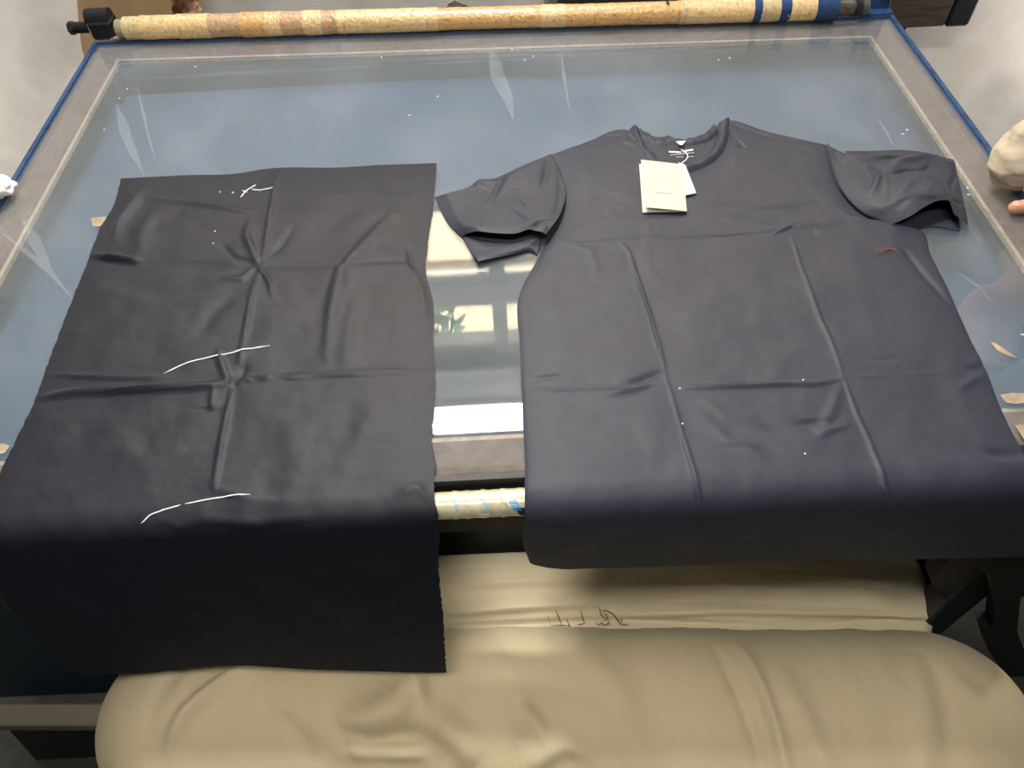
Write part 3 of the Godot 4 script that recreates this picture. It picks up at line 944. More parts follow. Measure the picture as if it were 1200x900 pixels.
func black_cloth() -> void:
	lean = 0.27
	crease_gain = 1.4
	crease_width = 0.75
	var at := Vector3(-0.35, T, -0.7)
	var c := thing("black_cloth", "flat black fabric panel with white chalk strokes hanging over the table's left front", "fabric", at)
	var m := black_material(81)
	var cr := [
		[V2([[108, 305], [140, 312], [200, 311], [300, 314], [400, 312], [506, 306]]), -1.8, 5.0, 0], [V2([[104, 300], [125, 305], [165, 309]]), 7.0, 7.0, 1],
		[V2([[54, 441], [120, 445], [200, 446]]), 3.0, 4.0, 1], [V2([[42, 468], [100, 463], [200, 459], [262, 455]]), 7.0, 7.0, 1], [V2([[200, 458], [262, 452], [300, 446], [400, 442], [508, 437]]), 2.6, 4.0, 1],
		[V2([[325, 205], [318, 250], [308, 312]]), 3.0, 6.0, 1], [V2([[306, 316], [296, 350], [288, 390], [282, 430]]), 3.2, 5.0, 1], [V2([[272, 460], [264, 500], [256, 545], [252, 575]]), 3.2, 5.0, 1],
		[V2([[303, 312], [285, 330], [262, 330]]), 3.0, 5.0, 0], [V2([[303, 312], [330, 290], [345, 270]]), -2.5, 5.0, 0], [V2([[303, 312], [318, 335], [320, 350]]), 3.0, 4.0, 0], [V2([[303, 310], [290, 280], [295, 260]]), 3.0, 6.0, 0], [V2([[303, 312], [275, 305], [262, 290]]), -2.5, 5.0, 0],
		[V2([[270, 455], [262, 430], [258, 415]]), 3.0, 5.0, 0], [V2([[270, 455], [285, 440], [288, 430]]), -3.0, 5.0, 0], [V2([[262, 470], [250, 480], [252, 455]]), 2.5, 4.0, 0], [V2([[225, 482], [245, 483], [260, 482]]), -2.0, 2.5, 0],
		[V2([[460, 255], [430, 285], [400, 320], [388, 365], [384, 420]]), 4.5, 16.0, 1], [V2([[420, 350], [410, 380], [405, 430]]), 2.5, 12.0, 0],
		[V2([[168, 225], [155, 245], [140, 262], [134, 280]]), 6.0, 12.0, 1], [V2([[190, 245], [170, 270], [165, 300]]), 3.0, 16.0, 0], [V2([[175, 236], [230, 240], [300, 252]]), 2.5, 6.0, 0], [V2([[275, 350], [250, 370], [235, 400]]), -2.5, 14.0, 0],
		[V2([[480, 292], [482, 310], [490, 320]]), -3.0, 4.0, 0], [V2([[487, 320], [497, 350], [500, 380]]), 3.0, 6.0, 0], [V2([[255, 575], [290, 586], [330, 588]]), 2.0, 6.0, 0], [V2([[190, 610], [215, 616], [240, 608], [300, 612], [370, 604]]), 2.0, 5.0, 0], [V2([[470, 580], [490, 572], [508, 590]]), 3.0, 6.0, 0],
		[V2([[440, 480], [420, 520], [400, 560]]), 2.0, 16.0, 0], [V2([[140, 520], [170, 540], [220, 520]]), 1.6, 18.0, 0], [V2([[330, 480], [350, 540], [340, 600]]), 1.6, 20.0, 0], [V2([[120, 340], [180, 360], [250, 350]]), 1.5, 18.0, 0]]
	var lift := func(u: float, v: float) -> float:
		return 0.0015 + 0.0015 * minf(1.0, 20.0 * minf(minf(u, 1 - u), v))
	put("panel", cloth_patch(V2([[142, 210], [220, 206], [280, 204], [310, 199], [400, 197], [450, 194], [512, 192]]), V2([[95, 790], [160, 786], [270, 777], [360, 782], [523, 787]]),
		V2([[142, 210], [135, 238], [118, 268], [104, 305], [80, 365], [52, 440], [40, 474], [20, 515], [2, 553], [-14, 600], [-12, 640], [0, 690], [40, 745], [95, 790]]),
		V2([[512, 192], [508, 240], [500, 300], [499, 320], [507, 350], [508, 400], [510, 440], [509, 480], [506, 515], [511, 545], [508, 575], [513, 605], [514, 660], [519, 720], [523, 787]]), 150, 230, lift, cr, 1.0, at, 0.0022), m, c)
	var chalk := mat(Color(0.85, 0.86, 0.88), 0.95)
	for s in [[[194, 441], [215, 431], [245, 423], [265, 419], [285, 414], [318, 408]], [[168, 613], [178, 605], [195, 599], [214, 594]], [[219, 593], [240, 589], [260, 586], [296, 583]], [[296, 225], [306, 226], [321, 223]], [[283, 234], [288, 228], [291, 225], [301, 219]], [[258, 228], [260, 228]], [[273, 228], [275, 229]], [[285, 226], [291, 228]], [[253, 274], [254, 275]], [[251, 289], [252, 288]]]:
		var pts := []
		for p in smooth(V2(s), 12 if s.size() > 2 else 3):
			pts.append(upon(cloth_at(p), 0.0006))
		put("chalk_stroke", wire(pts, 0.0009 if s.size() > 2 else 0.0013), chalk, c)

# ------------------------------------------------------------------ the shirt
func shirt() -> void:
	lean = 0.03
	crease_gain = 1.3
	crease_width = 0.7
	var at := Vector3(0.3, T, -0.75)
	var sh := thing("t_shirt", "black crew neck t-shirt laid flat with its hem over the table edge", "shirt", at)
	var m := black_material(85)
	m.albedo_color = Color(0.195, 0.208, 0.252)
	var cr := [
		[V2([[720, 285], [735, 300], [748, 340], [762, 380], [772, 415], [780, 455]]), 2.2, 4.0, 1], [V2([[782, 458], [794, 500], [805, 540], [814, 575], [816, 640]]), 2.2, 4.0, 1],
		[V2([[925, 285], [940, 330], [955, 372], [972, 410], [984, 446]]), 2.0, 4.0, 1], [V2([[986, 450], [1000, 490], [1016, 525], [1030, 570], [1034, 640]]), 2.2, 4.0, 1],
		[V2([[613, 463], [680, 461], [740, 459], [780, 456]]), 1.6, 4.0, 1], [V2([[800, 461], [850, 459], [910, 457], [950, 457], [983, 450]]), 4.0, 5.0, 1], [V2([[990, 449], [1040, 446], [1110, 443]]), 1.2, 4.0, 1],
		[V2([[735, 457], [755, 450], [778, 440]]), -3.5, 4.0, 0], [V2([[718, 470], [740, 466], [768, 459]]), -3.5, 4.0, 0], [V2([[612, 449], [635, 447], [658, 445]]), -2.5, 3.0, 0],
		[V2([[670, 292], [720, 288], [790, 284], [850, 282], [915, 276]]), 2.0, 4.0, 1], [V2([[905, 280], [918, 275], [925, 271]]), 2.5, 3.0, 0], [V2([[850, 262], [905, 272], [985, 268]]), 2.0, 7.0, 0], [V2([[800, 240], [860, 250], [950, 244]]), 1.6, 8.0, 0],
		[V2([[735, 161], [745, 171]]), -3.0, 3.0, 0], [V2([[728, 172], [742, 176]]), -2.5, 3.0, 0], [V2([[725, 163], [700, 162], [672, 172]]), -4.0, 5.0, 0], [V2([[862, 170], [872, 180]]), -2.5, 3.0, 0], [V2([[860, 180], [890, 172]]), -2.0, 3.0, 0], [V2([[860, 150], [885, 158], [912, 166]]), -5.0, 7.0, 0], [V2([[905, 170], [935, 174], [962, 184]]), 2.0, 6.0, 0],
		[V2([[1130, 438], [1148, 433], [1158, 424]]), -4.0, 4.0, 0], [V2([[1138, 430], [1148, 420], [1152, 412]]), 4.0, 4.0, 0], [V2([[1136, 405], [1142, 398]]), -3.0, 3.0, 0], [V2([[1120, 460], [1140, 448], [1158, 440]]), 3.0, 6.0, 0],
		[V2([[840, 528], [870, 530], [910, 532]]), -2.0, 4.0, 0], [V2([[930, 502], [955, 500], [975, 499]]), -3.0, 4.0, 0], [V2([[960, 515], [975, 508], [990, 503]]), 2.5, 5.0, 0], [V2([[980, 460], [970, 490], [955, 520]]), 2.0, 8.0, 0], [V2([[820, 470], [850, 495], [900, 505]]), 2.0, 10.0, 0], [V2([[1000, 427], [1030, 428], [1050, 426]]), -1.5, 3.0, 0], [V2([[1150, 535], [1180, 537], [1205, 530]]), -5.0, 8.0, 0], [V2([[820, 490], [850, 520], [900, 545]]), 1.5, 10.0, 0],
		[V2([[648, 290], [640, 300], [630, 330]]), 3.0, 6.0, 0], [V2([[655, 285], [690, 300], [700, 330]]), 1.5, 10.0, 0], [V2([[760, 270], [755, 310], [770, 340]]), 1.2, 12.0, 0], [V2([[1060, 300], [1085, 330], [1118, 366]]), -5.0, 6.0, 0]]
	var lift := func(u: float, v: float) -> float:
		return 0.002 + 0.006 * pow(minf(1.0, 14.0 * minf(minf(u, 1 - u), v)), 0.5)
	put("shirt_front", cloth_patch(V2([[645, 183], [690, 166], [732, 153], [741, 155], [747, 179], [765, 199], [795, 206], [815, 201], [831, 194], [846, 181], [853, 160], [854, 143], [900, 156], [968, 171]]),
		V2([[621, 658], [640, 660], [700, 659], [760, 657], [830, 655], [900, 652], [1000, 650], [1100, 648], [1200, 645], [1245, 640]]),
		V2([[645, 183], [655, 205], [661, 225], [659, 250], [650, 270], [638, 290], [626, 312], [612, 338], [607, 354], [609, 400], [611, 450], [613, 500], [615, 545], [615, 590], [614, 640], [621, 658]]),
		V2([[968, 171], [974, 200], [988, 232], [1012, 255], [1042, 269], [1078, 271], [1090, 300], [1108, 335], [1122, 367], [1136, 398], [1155, 436], [1172, 480], [1195, 525], [1215, 560], [1232, 600], [1245, 640]]), 220, 300, lift, cr, 1.0, at), m, sh)
	# left sleeve: the upper layer stands off the lower one along the cuff
	crease_gain = 1.1
	crease_width = 0.8
	var cl := [[V2([[595, 205], [585, 222], [573, 246]]), 5.0, 6.0, 1], [V2([[642, 190], [640, 205], [636, 225]]), -4.0, 6.0, 0], [V2([[604, 256], [616, 268], [622, 272]]), -3.0, 3.0, 0], [V2([[612, 243], [620, 254]]), -3.0, 3.0, 0], [V2([[555, 212], [562, 222], [572, 225]]), 3.0, 6.0, 0], [V2([[512, 238], [518, 250], [522, 258]]), -2.0, 4.0, 0],
		[V2([[620, 282], [632, 275], [645, 272]]), -5.0, 4.0, 0], [V2([[625, 290], [635, 285], [641, 280]]), 5.0, 4.0, 0], [V2([[655, 200], [657, 225], [652, 255]]), -2.5, 4.0, 0]]
	var lift_l := func(u: float, v: float) -> float:
		return 0.002 + 0.014 * smoothstep(0.25, 1.0, v) * smoothstep(0.0, 0.25, u) + 0.005 * minf(1.0, 12.0 * minf(v, minf(u, 1.0 - u + 0.2)))
	var sl := put("sleeve", cloth_patch(V2([[510, 232], [530, 226], [552, 219], [562, 211], [575, 211], [592, 205], [615, 194], [645, 182]]), V2([[540, 278], [560, 283], [585, 286], [606, 286], [622, 281], [640, 287]]),
		V2([[510, 232], [518, 250], [526, 264], [540, 278]]), V2([[645, 182], [656, 205], [662, 226], [660, 250], [652, 270], [640, 287]]), 90, 60, lift_l, cl, 1.2, at), m, sh)
	put("cuff_underside", cloth_patch(V2([[541, 277], [575, 284], [610, 285], [634, 280]]), V2([[561, 311], [580, 306], [605, 300], [622, 296], [630, 300]]), V2([[541, 277], [550, 293], [561, 311]]), V2([[634, 280], [632, 290], [630, 300]]), 50, 20,
		func(u: float, v: float) -> float: return 0.002 + 0.005 * sin(PI * v) * u + 0.006 * smoothstep(0.5, 1.0, v) * (1 - u), [[V2([[620, 292], [628, 288], [636, 284]]), 4.0, 4.0, 0]], 1.0, at), m, sl)
	# right sleeve: puffed, its lower edge lifted off the glass
	var cq := [[V2([[1012, 205], [1022, 222], [1014, 240]]), 6.0, 7.0, 1], [V2([[1042, 218], [1055, 213], [1068, 212]]), -5.0, 4.0, 0], [V2([[1068, 212], [1078, 210], [1086, 202]]), -5.0, 4.0, 0], [V2([[1010, 200], [1040, 196], [1075, 186]]), -4.0, 6.0, 0], [V2([[1034, 215], [1050, 200], [1085, 190]]), 4.0, 8.0, 0], [V2([[1110, 228], [1118, 210], [1121, 200]]), -3.0, 4.0, 0],
		[V2([[1104, 220], [1106, 240], [1107, 256]]), 1.5, 2.0, 0], [V2([[1040, 250], [1060, 232], [1075, 215]]), 3.0, 8.0, 0], [V2([[1030, 258], [1050, 252], [1085, 255]]), 4.0, 6.0, 0], [V2([[1032, 205], [1030, 235], [1030, 256]]), 2.0, 3.0, 1], [V2([[974, 176], [980, 190], [996, 186]]), -3.0, 5.0, 0], [V2([[1105, 245], [1115, 248], [1126, 243]]), -3.0, 5.0, 0], [V2([[1075, 228], [1080, 240], [1072, 250]]), 2.0, 5.0, 0]]
	var lift_r := func(u: float, v: float) -> float:
		return 0.003 + 0.024 * smoothstep(0.15, 0.9, v) * sin(PI * clampf(u * 0.85 + 0.08, 0, 1)) + 0.014 * sin(PI * u) * smoothstep(0.0, 0.1, v) * (1 - 0.4 * v)
	var sr := put("sleeve", cloth_patch(V2([[968, 171], [985, 180], [1000, 183], [1040, 186], [1075, 182], [1090, 183], [1118, 191]]), V2([[1042, 269], [1058, 268], [1075, 262], [1090, 257], [1102, 256], [1110, 266], [1132, 270]]),
		V2([[968, 171], [974, 200], [988, 232], [1012, 255], [1042, 269]]), V2([[1118, 191], [1123, 215], [1127, 240], [1132, 270]]), 90, 70, lift_r, cq, 1.4, at), m, sh)
	put("cuff_underside", cloth_patch(V2([[990, 178], [1020, 178], [1060, 177], [1085, 180], [1117, 188]]), V2([[1045, 272], [1060, 272], [1080, 268], [1095, 266], [1124, 272]]), V2([[990, 178], [1000, 220], [1045, 272]]), V2([[1117, 188], [1121, 230], [1124, 272]]), 40, 40,
		func(_u: float, _v: float) -> float: return 0.002, [], 0.3, at), m, sr)
	# back of the neck with its inside, and the ribbed neckband
	put("shirt_back", cloth_patch(V2([[752, 163], [775, 164], [795, 166], [815, 165], [836, 158]]), V2([[748, 186], [770, 202], [795, 210], [825, 200], [850, 178]]), V2([[752, 163], [749, 176], [748, 186]]), V2([[836, 158], [845, 165], [850, 178]]), 40, 24,
		func(_u: float, _v: float) -> float: return 0.0025, [], 0.2, at), m, sh)
	band(sh, m, at, [[747, 151], [768, 162], [785, 161], [794, 164], [814, 162], [828, 156], [836, 147]], [[752, 166], [764, 173], [776, 173], [790, 172], [812, 172], [830, 168], [842, 158]], 0.0055, 0.009)
	band(sh, m, at, [[747, 151], [755, 170], [765, 182], [780, 190], [796, 193], [812, 191], [827, 184], [837, 170], [841, 157], [842, 146], [850, 142]], [[738, 153], [745, 178], [763, 199], [780, 205], [796, 207], [815, 202], [831, 195], [846, 182], [853, 165], [855, 152], [855, 143]], 0.010, 0.0085)
	# printed label inside the neck, too small to read: strokes of two lines and smaller ones
	var white := mat(Color(0.92, 0.92, 0.92), 0.9)
	for row in [[784, 181.5, 797, 182.0, 11, 2.6], [800, 181.0, 811, 179.0, 9, 2.8], [786, 185.2, 812, 182.4, 16, 1.1], [793, 187.6, 799, 187.2, 4, 0.8], [806, 187.4, 811, 187.0, 4, 0.8]]:
		for i in row[4]:
			var f: float = float(i) / (row[4] - 1)
			var p := Vector2(lerpf(row[0], row[2], f), lerpf(row[1], row[3], f))
			var q := cloth_point(cloth_at(p), 0.006) - at
			put("print_stroke", box(Vector3(0.0011 if i % 3 else 0.0017, 0.0004, 0.0017 * row[5]), 0.0001), white, sh, q, Vector3(0, 0.08 + (0.4 if i % 4 == 1 else 0.0), 0))
	put("size_tag", prism(PackedVector2Array([Vector2(-0.008, -0.003), Vector2(0.009, -0.004), Vector2(0.001, 0.007), Vector2(-0.003, 0.006)]), 0, 0.0008), white, sh, cloth_point(cloth_at(Vector2(797, 173)), 0.0095) - at)
	# red thread on the chest
	var red := mat(Color(0.55, 0.22, 0.22), 0.8)
	var pts := []
	for p in smooth(V2([[1024, 306], [1025, 302], [1031, 302], [1034, 300], [1040, 299], [1046, 301], [1048, 303]]), 18):
		pts.append(cloth_point(cloth_at(p), 0.0125) - at)
	put("red_thread", wire(pts, 0.0009), red, sh)
	for p in [[795, 462], [798, 503], [940, 538], [938, 452]]:
		put("lint", box(Vector3(0.002, 0.0012, 0.002), 0.0005), white, sh, cloth_point(cloth_at(Vector2(p[0], p[1])), 0.012) - at)
	# double stitch lines: shoulder seams and hem seams
	var thread := mat(Color(0.16, 0.16, 0.18), 0.9)
	for s in [[[645, 183], [656, 205], [662, 226], [660, 250], [651, 272], [640, 287]], [[968, 171], [974, 200], [988, 232], [1012, 255], [1042, 269]]]:
		pts = []
		for p in smooth(V2(s), 24):
			pts.append(cloth_point(cloth_at(p), 0.0075) - at)
		put("armhole_seam", wire(pts, 0.0008), thread, sh)

func band(sh: Node3D, m: Material, at: Vector3, inner: Array, outer: Array, h0: float, h1: float) -> void:
	var n := 60
	var conv := func(a: Array) -> Array:
		var o := []
		for p in a:
			o.append(cloth_at(Vector2(p[0], p[1])))
		return o
	var a := smooth(conv.call(inner), n)
	var b := smooth(conv.call(outer), n)
	var pos := PackedVector3Array()
	var uv := PackedVector2Array()
	for j in 9:
		var v := j / 8.0
		for i in n + 1:
			var q := a[i].lerp(b[i], v)
			pos.append(cloth_point(q, maxf(0.0015, lerpf(h0, h1, v) * sin(PI * (0.12 + 0.8 * v)) + 0.0015 * sin(i * 0.9) * (1 - v))) - at)
			uv.append(q)
	put("neckband", grid_mesh(pos, uv, n, 8), m, sh)

func tags_on_shirt() -> void:
	var at := on_y(Vector2(778, 218), T + 0.014)
	var g := thing("hang_tag", "cream paper hang tags tied to the black shirt's neck", "tag", at)
	var paper := mat(Color(0.78, 0.77, 0.73), 0.9)
	var img := Image.create(160, 200, false, Image.FORMAT_RGB8)
	img.fill(Color(0.95, 0.935, 0.875))
	for l in [[40, 54, 80, 0.84], [40, 62, 84, 0.86], [40, 84, 86, 0.84], [40, 92, 88, 0.85], [40, 110, 60, 0.86], [40, 130, 74, 0.55], [40, 133, 64, 0.7]]:
		var x := 0
		while x < l[2]:
			var w := rng.randi_range(3, 9)
			img.fill_rect(Rect2i(l[0] + x, l[1], w, 2), Color(l[3], l[3] - 0.01, l[3] - 0.05))
			x += w + 2
	img.fill_rect(Rect2i(132, 14, 3, 3), Color(0.5, 0.47, 0.42))
	var face := mat(Color(0.77, 0.77, 0.77), 0.9, 0.0, ImageTexture.create_from_image(img), Vector3.ONE, false)
	face.texture_repeat = false
	var slab := func(called: String, corners: Array, h: float, hs: Array, m: Material) -> void:
		var pos := PackedVector3Array()
		var uv := PackedVector2Array()
		var n := 10
		for j in n + 1:
			for i in n + 1:
				var u := float(i) / n
				var v := float(j) / n
				var p: Vector2 = (Vector2(corners[0][0], corners[0][1]).lerp(Vector2(corners[1][0], corners[1][1]), u)).lerp(Vector2(corners[3][0], corners[3][1]).lerp(Vector2(corners[2][0], corners[2][1]), u), v)
				var y: float = h + lerpf(lerpf(hs[0], hs[1], u), lerpf(hs[3], hs[2], u), v)
				pos.append(on_y(p, T + y) - at)
				uv.append(Vector2(u, v))
		put(called, grid_mesh(pos, uv, n, n), m, g)
	slab.call("back_card", [[795, 190], [803, 193], [816, 226], [803, 229]], 0.0135, [0.001, 0.001, 0.0015, 0.001], paper)
	slab.call("folded_leaf", [[749, 192], [800, 198], [805, 248], [753, 249]], 0.0135, [0.0, 0.0, 0.0, 0.0], paper)
	slab.call("front_leaf", [[751, 187], [800, 192.5], [805, 247.5], [757, 243]], 0.0155, [0.001, 0.0005, 0.0, 0.006], face)
	var pts := []
	for p in smooth(V2([[796, 195], [799, 191], [804, 187], [806, 183], [803, 178], [798, 175]]), 14):
		pts.append(on_y(p, T + 0.017) - at)
	put("string", wire(pts, 0.0007), mat(Color(0.95, 0.95, 0.95), 0.5), g)

# ------------------------------------------------------------------ behind and beside the table
func behind_table(M: Dictionary) -> void:
	# brown cardboard leaning on the wall
	var kraft := mat(Color(0.74, 0.62, 0.47), 0.85, 0.0, noise_tex(0.01, [Color(0.86, 0.84, 0.82), Color(1, 1, 1)], 91), Vector3(2, 0.4, 2))
	var z := WALL_Z + 0.03
	var outline := func(list: Array, depth: float, base: Vector3) -> PackedVector2Array:
		var o := PackedVector2Array()
		for p in list:
			var q := on_z(Vector2(p[0], p[1]), depth) - base
			o.append(Vector2(q.x, -q.y))
		return o
	var base := on_z(Vector2(160, 60), z)
	put_tagged("cardboard_sheet", prism(outline.call([[90, -40], [214, -46], [216, 10], [218, 90], [215, 150], [118, 150], [104, 75], [98, 55], [94, 25]], z, base), -0.012, 0.012), kraft, base, "brown cardboard sheet leaning on the wall behind the roller's left end", "cardboard")
	base = on_z(Vector2(215, 10), z + 0.03)
	var t := thing("paper_scrap", "crumpled brown paper with a curled edge beside the cardboard sheet", "paper", base)
	var pos := PackedVector3Array()
	var uv := PackedVector2Array()
	for j in 25:
		for i in 25:
			var u := i / 24.0
			var v := j / 24.0
			var p := Vector2(198, -30).lerp(Vector2(232, -34), u).lerp(Vector2(202, 19).lerp(Vector2(237, 18), u), v)
			if v > 0.8:
				p.y -= 7.0 * (v - 0.8) * 5.0 * absf(u - 0.45)
			var q := on_z(p, z + 0.03 + 0.018 * sin(u * 6.0 + v * 2.5) + 0.01 * n_mid.get_noise_2d(u * 9, v * 9)) - base
			pos.append(q)
			uv.append(Vector2(u, v))
	put("sheet", grid_mesh(pos, uv, 24, 24), mat(Color(0.63, 0.50, 0.38), 0.85), t)
	# dark wooden board with a navy end, behind the right half
	var bz := WALL_Z + 0.05
	var l := on_z(Vector2(640, 8), bz)
	var r := on_z(Vector2(1124, 20), bz)
	var low := r.y
	var b := thing("wall_board", "long dark weathered board with a navy end on the wall at right", "board", Vector3((l.x + r.x) / 2, low, bz))
	var wood := mat(Color(0.28, 0.25, 0.21), 0.7, 0.0, noise_tex(0.01, [Color(0.6, 0.57, 0.52), Color(1, 1, 1), Color(0.75, 0.72, 0.68)], 92, 512, 5), Vector3(1.2, 9, 9))
	var len := r.x - l.x
	put("board", box(Vector3(len - 0.05, 0.20, 0.08), 0.004), wood, b, Vector3(-0.025, 0.10, 0))
	put("end_cap", box(Vector3(0.055, 0.205, 0.085), 0.006), M.navy, b, Vector3(len / 2 - 0.022, 0.10, 0))
	put("batten", box(Vector3(len - 0.16, 0.02, 0.01), 0.002), wood, b, Vector3(-0.03, 0.135, 0.044))
	put("pale_end", box(Vector3(0.03, 0.205, 0.085), 0.006), mat(Color(0.5, 0.49, 0.46), 0.7), b, Vector3(-len / 2 + 0.012, 0.10, 0))
	put("nail", bar(Vector3(0, -0.006, 0), Vector3(0, 0.004, 0), 0.005), M.iron, b, Vector3(len / 2 - 0.14, 0, 0.03))
	# white glove lying on the left rim
	var at := on_y(Vector2(-8, 232), T)
	var cl := thing("cloth_wad", "small white cotton cloth wad on the left table edge", "cloth", at)
	pos = PackedVector3Array()
	uv = PackedVector2Array()
	for j in 25:
		var w := PI * j / 24.0
		for i in 33:
			var a := TAU * (i % 32) / 32.0
			var d := Vector3(sin(w) * cos(a), cos(w), sin(w) * sin(a))
			var rr := 1.0 + 0.22 * n_mid.get_noise_3dv(d * 6.0)
			pos.append(d * rr * Vector3(0.045, 0.02, 0.026) + Vector3(0, 0.0225, 0))
			uv.append(Vector2(i / 32.0, j / 24.0))
	put("wad", grid_mesh(pos, uv, 32, 24), mat(Color(0.9, 0.9, 0.88), 0.9), cl)

func put_tagged(called: String, mesh: Mesh, m: Material, at: Vector3, label: String, category: String) -> void:
	tag(put(called, mesh, m, self, at, Vector3(PI / 2, 0, 0)), label, category)

# ------------------------------------------------------------------ the person at the right
func sdf(p: Vector3, caps: Array, k: float) -> float:
	var d := 1e9
	for c in caps:
		var a: Vector3 = c[0]
		var e: Vector3 = c[1] - a
		var t := clampf((p - a).dot(e) / maxf(e.length_squared(), 1e-9), 0, 1)
		var x: float = p.distance_to(a + e * t) - lerpf(c[2], c[3], t)
		if x > d + k:
			continue
		if d > x + k:
			d = x
			continue
		var h := clampf(0.5 + 0.5 * (d - x) / k, 0, 1)
		d = lerpf(d, x, h) - k * h * (1 - h)
	return d

func nets(caps: Array, cell: float, k: float, at: Vector3, fold := 0.0, freq := Vector3(60, 60, 60)) -> ArrayMesh:
	var field := {}
	for c in caps:
		var a: Vector3 = c[0]
		var b: Vector3 = c[1]
		var r: float = maxf(c[2], c[3]) + cell * 2 + fold
		var lo := Vector3i(((a.min(b) - Vector3.ONE * r) / cell).floor())
		var hi := Vector3i(((a.max(b) + Vector3.ONE * r) / cell).ceil())
		for x in range(lo.x, hi.x + 1):
			for y in range(lo.y, hi.y + 1):
				for z in range(lo.z, hi.z + 1):
					var key := Vector3i(x, y, z)
					if not field.has(key):
						var p := Vector3(key) * cell
						var v := sdf(p, caps, k)
						if fold > 0 and absf(v) < cell * 3:
							v += fold * n_mid.get_noise_3dv(p * freq)
						field[key] = v
	var cellv := {}
	var pos := PackedVector3Array()
	var corners := [Vector3i(0, 0, 0), Vector3i(1, 0, 0), Vector3i(0, 1, 0), Vector3i(1, 1, 0), Vector3i(0, 0, 1), Vector3i(1, 0, 1), Vector3i(0, 1, 1), Vector3i(1, 1, 1)]
	var edges := [[0, 1], [2, 3], [4, 5], [6, 7], [0, 2], [1, 3], [4, 6], [5, 7], [0, 4], [1, 5], [2, 6], [3, 7]]
	for key in field:
		var f := []
		var neg := 0
		for c in corners:
			var v: float = field.get(key + c, 1.0)
			f.append(v)
			if v < 0:
				neg += 1
		if neg == 0 or neg == 8:
			continue
		var sum := Vector3.ZERO
		var n := 0
		for e in edges:
			if (f[e[0]] < 0) != (f[e[1]] < 0):
				sum += Vector3(corners[e[0]]).lerp(Vector3(corners[e[1]]), f[e[0]] / (f[e[0]] - f[e[1]]))
				n += 1
		cellv[key] = pos.size()
		pos.append((Vector3(key) + sum / n) * cell - at)
	var idx := PackedInt32Array()
	var nor := PackedVector3Array()
	nor.resize(pos.size())
	var dirs := [Vector3i(1, 0, 0), Vector3i(0, 1, 0), Vector3i(0, 0, 1)]
	for key in cellv:
		var f0: float = field[key]
		for d in 3:
			var f1: float = field.get(key + dirs[d], 1.0)
			if (f0 < 0) == (f1 < 0):
				continue
			var u: Vector3i = dirs[(d + 1) % 3]
			var w: Vector3i = dirs[(d + 2) % 3]
			var q := [key, key - u, key - u - w, key - w]
			var ok := true
			for c in q:
				ok = ok and cellv.has(c)
			if not ok:
				continue
			var i := [cellv[q[0]], cellv[q[1]], cellv[q[2]], cellv[q[3]]]
			if f0 >= 0:
				i.reverse()
			for t in [[i[0], i[2], i[1]], [i[0], i[3], i[2]]]:
				var nn := (pos[t[2]] - pos[t[0]]).cross(pos[t[1]] - pos[t[0]])
				for v in t:
					nor[v] += nn
					idx.append(v)
	for i in nor.size():
		nor[i] = nor[i].normalized()
	var arr := []
	arr.resize(Mesh.ARRAY_MAX)
	arr[Mesh.ARRAY_VERTEX] = pos
	arr[Mesh.ARRAY_NORMAL] = nor
	arr[Mesh.ARRAY_INDEX] = idx
	var am := ArrayMesh.new()
	am.add_surface_from_arrays(Mesh.PRIMITIVE_TRIANGLES, arr)
	return am

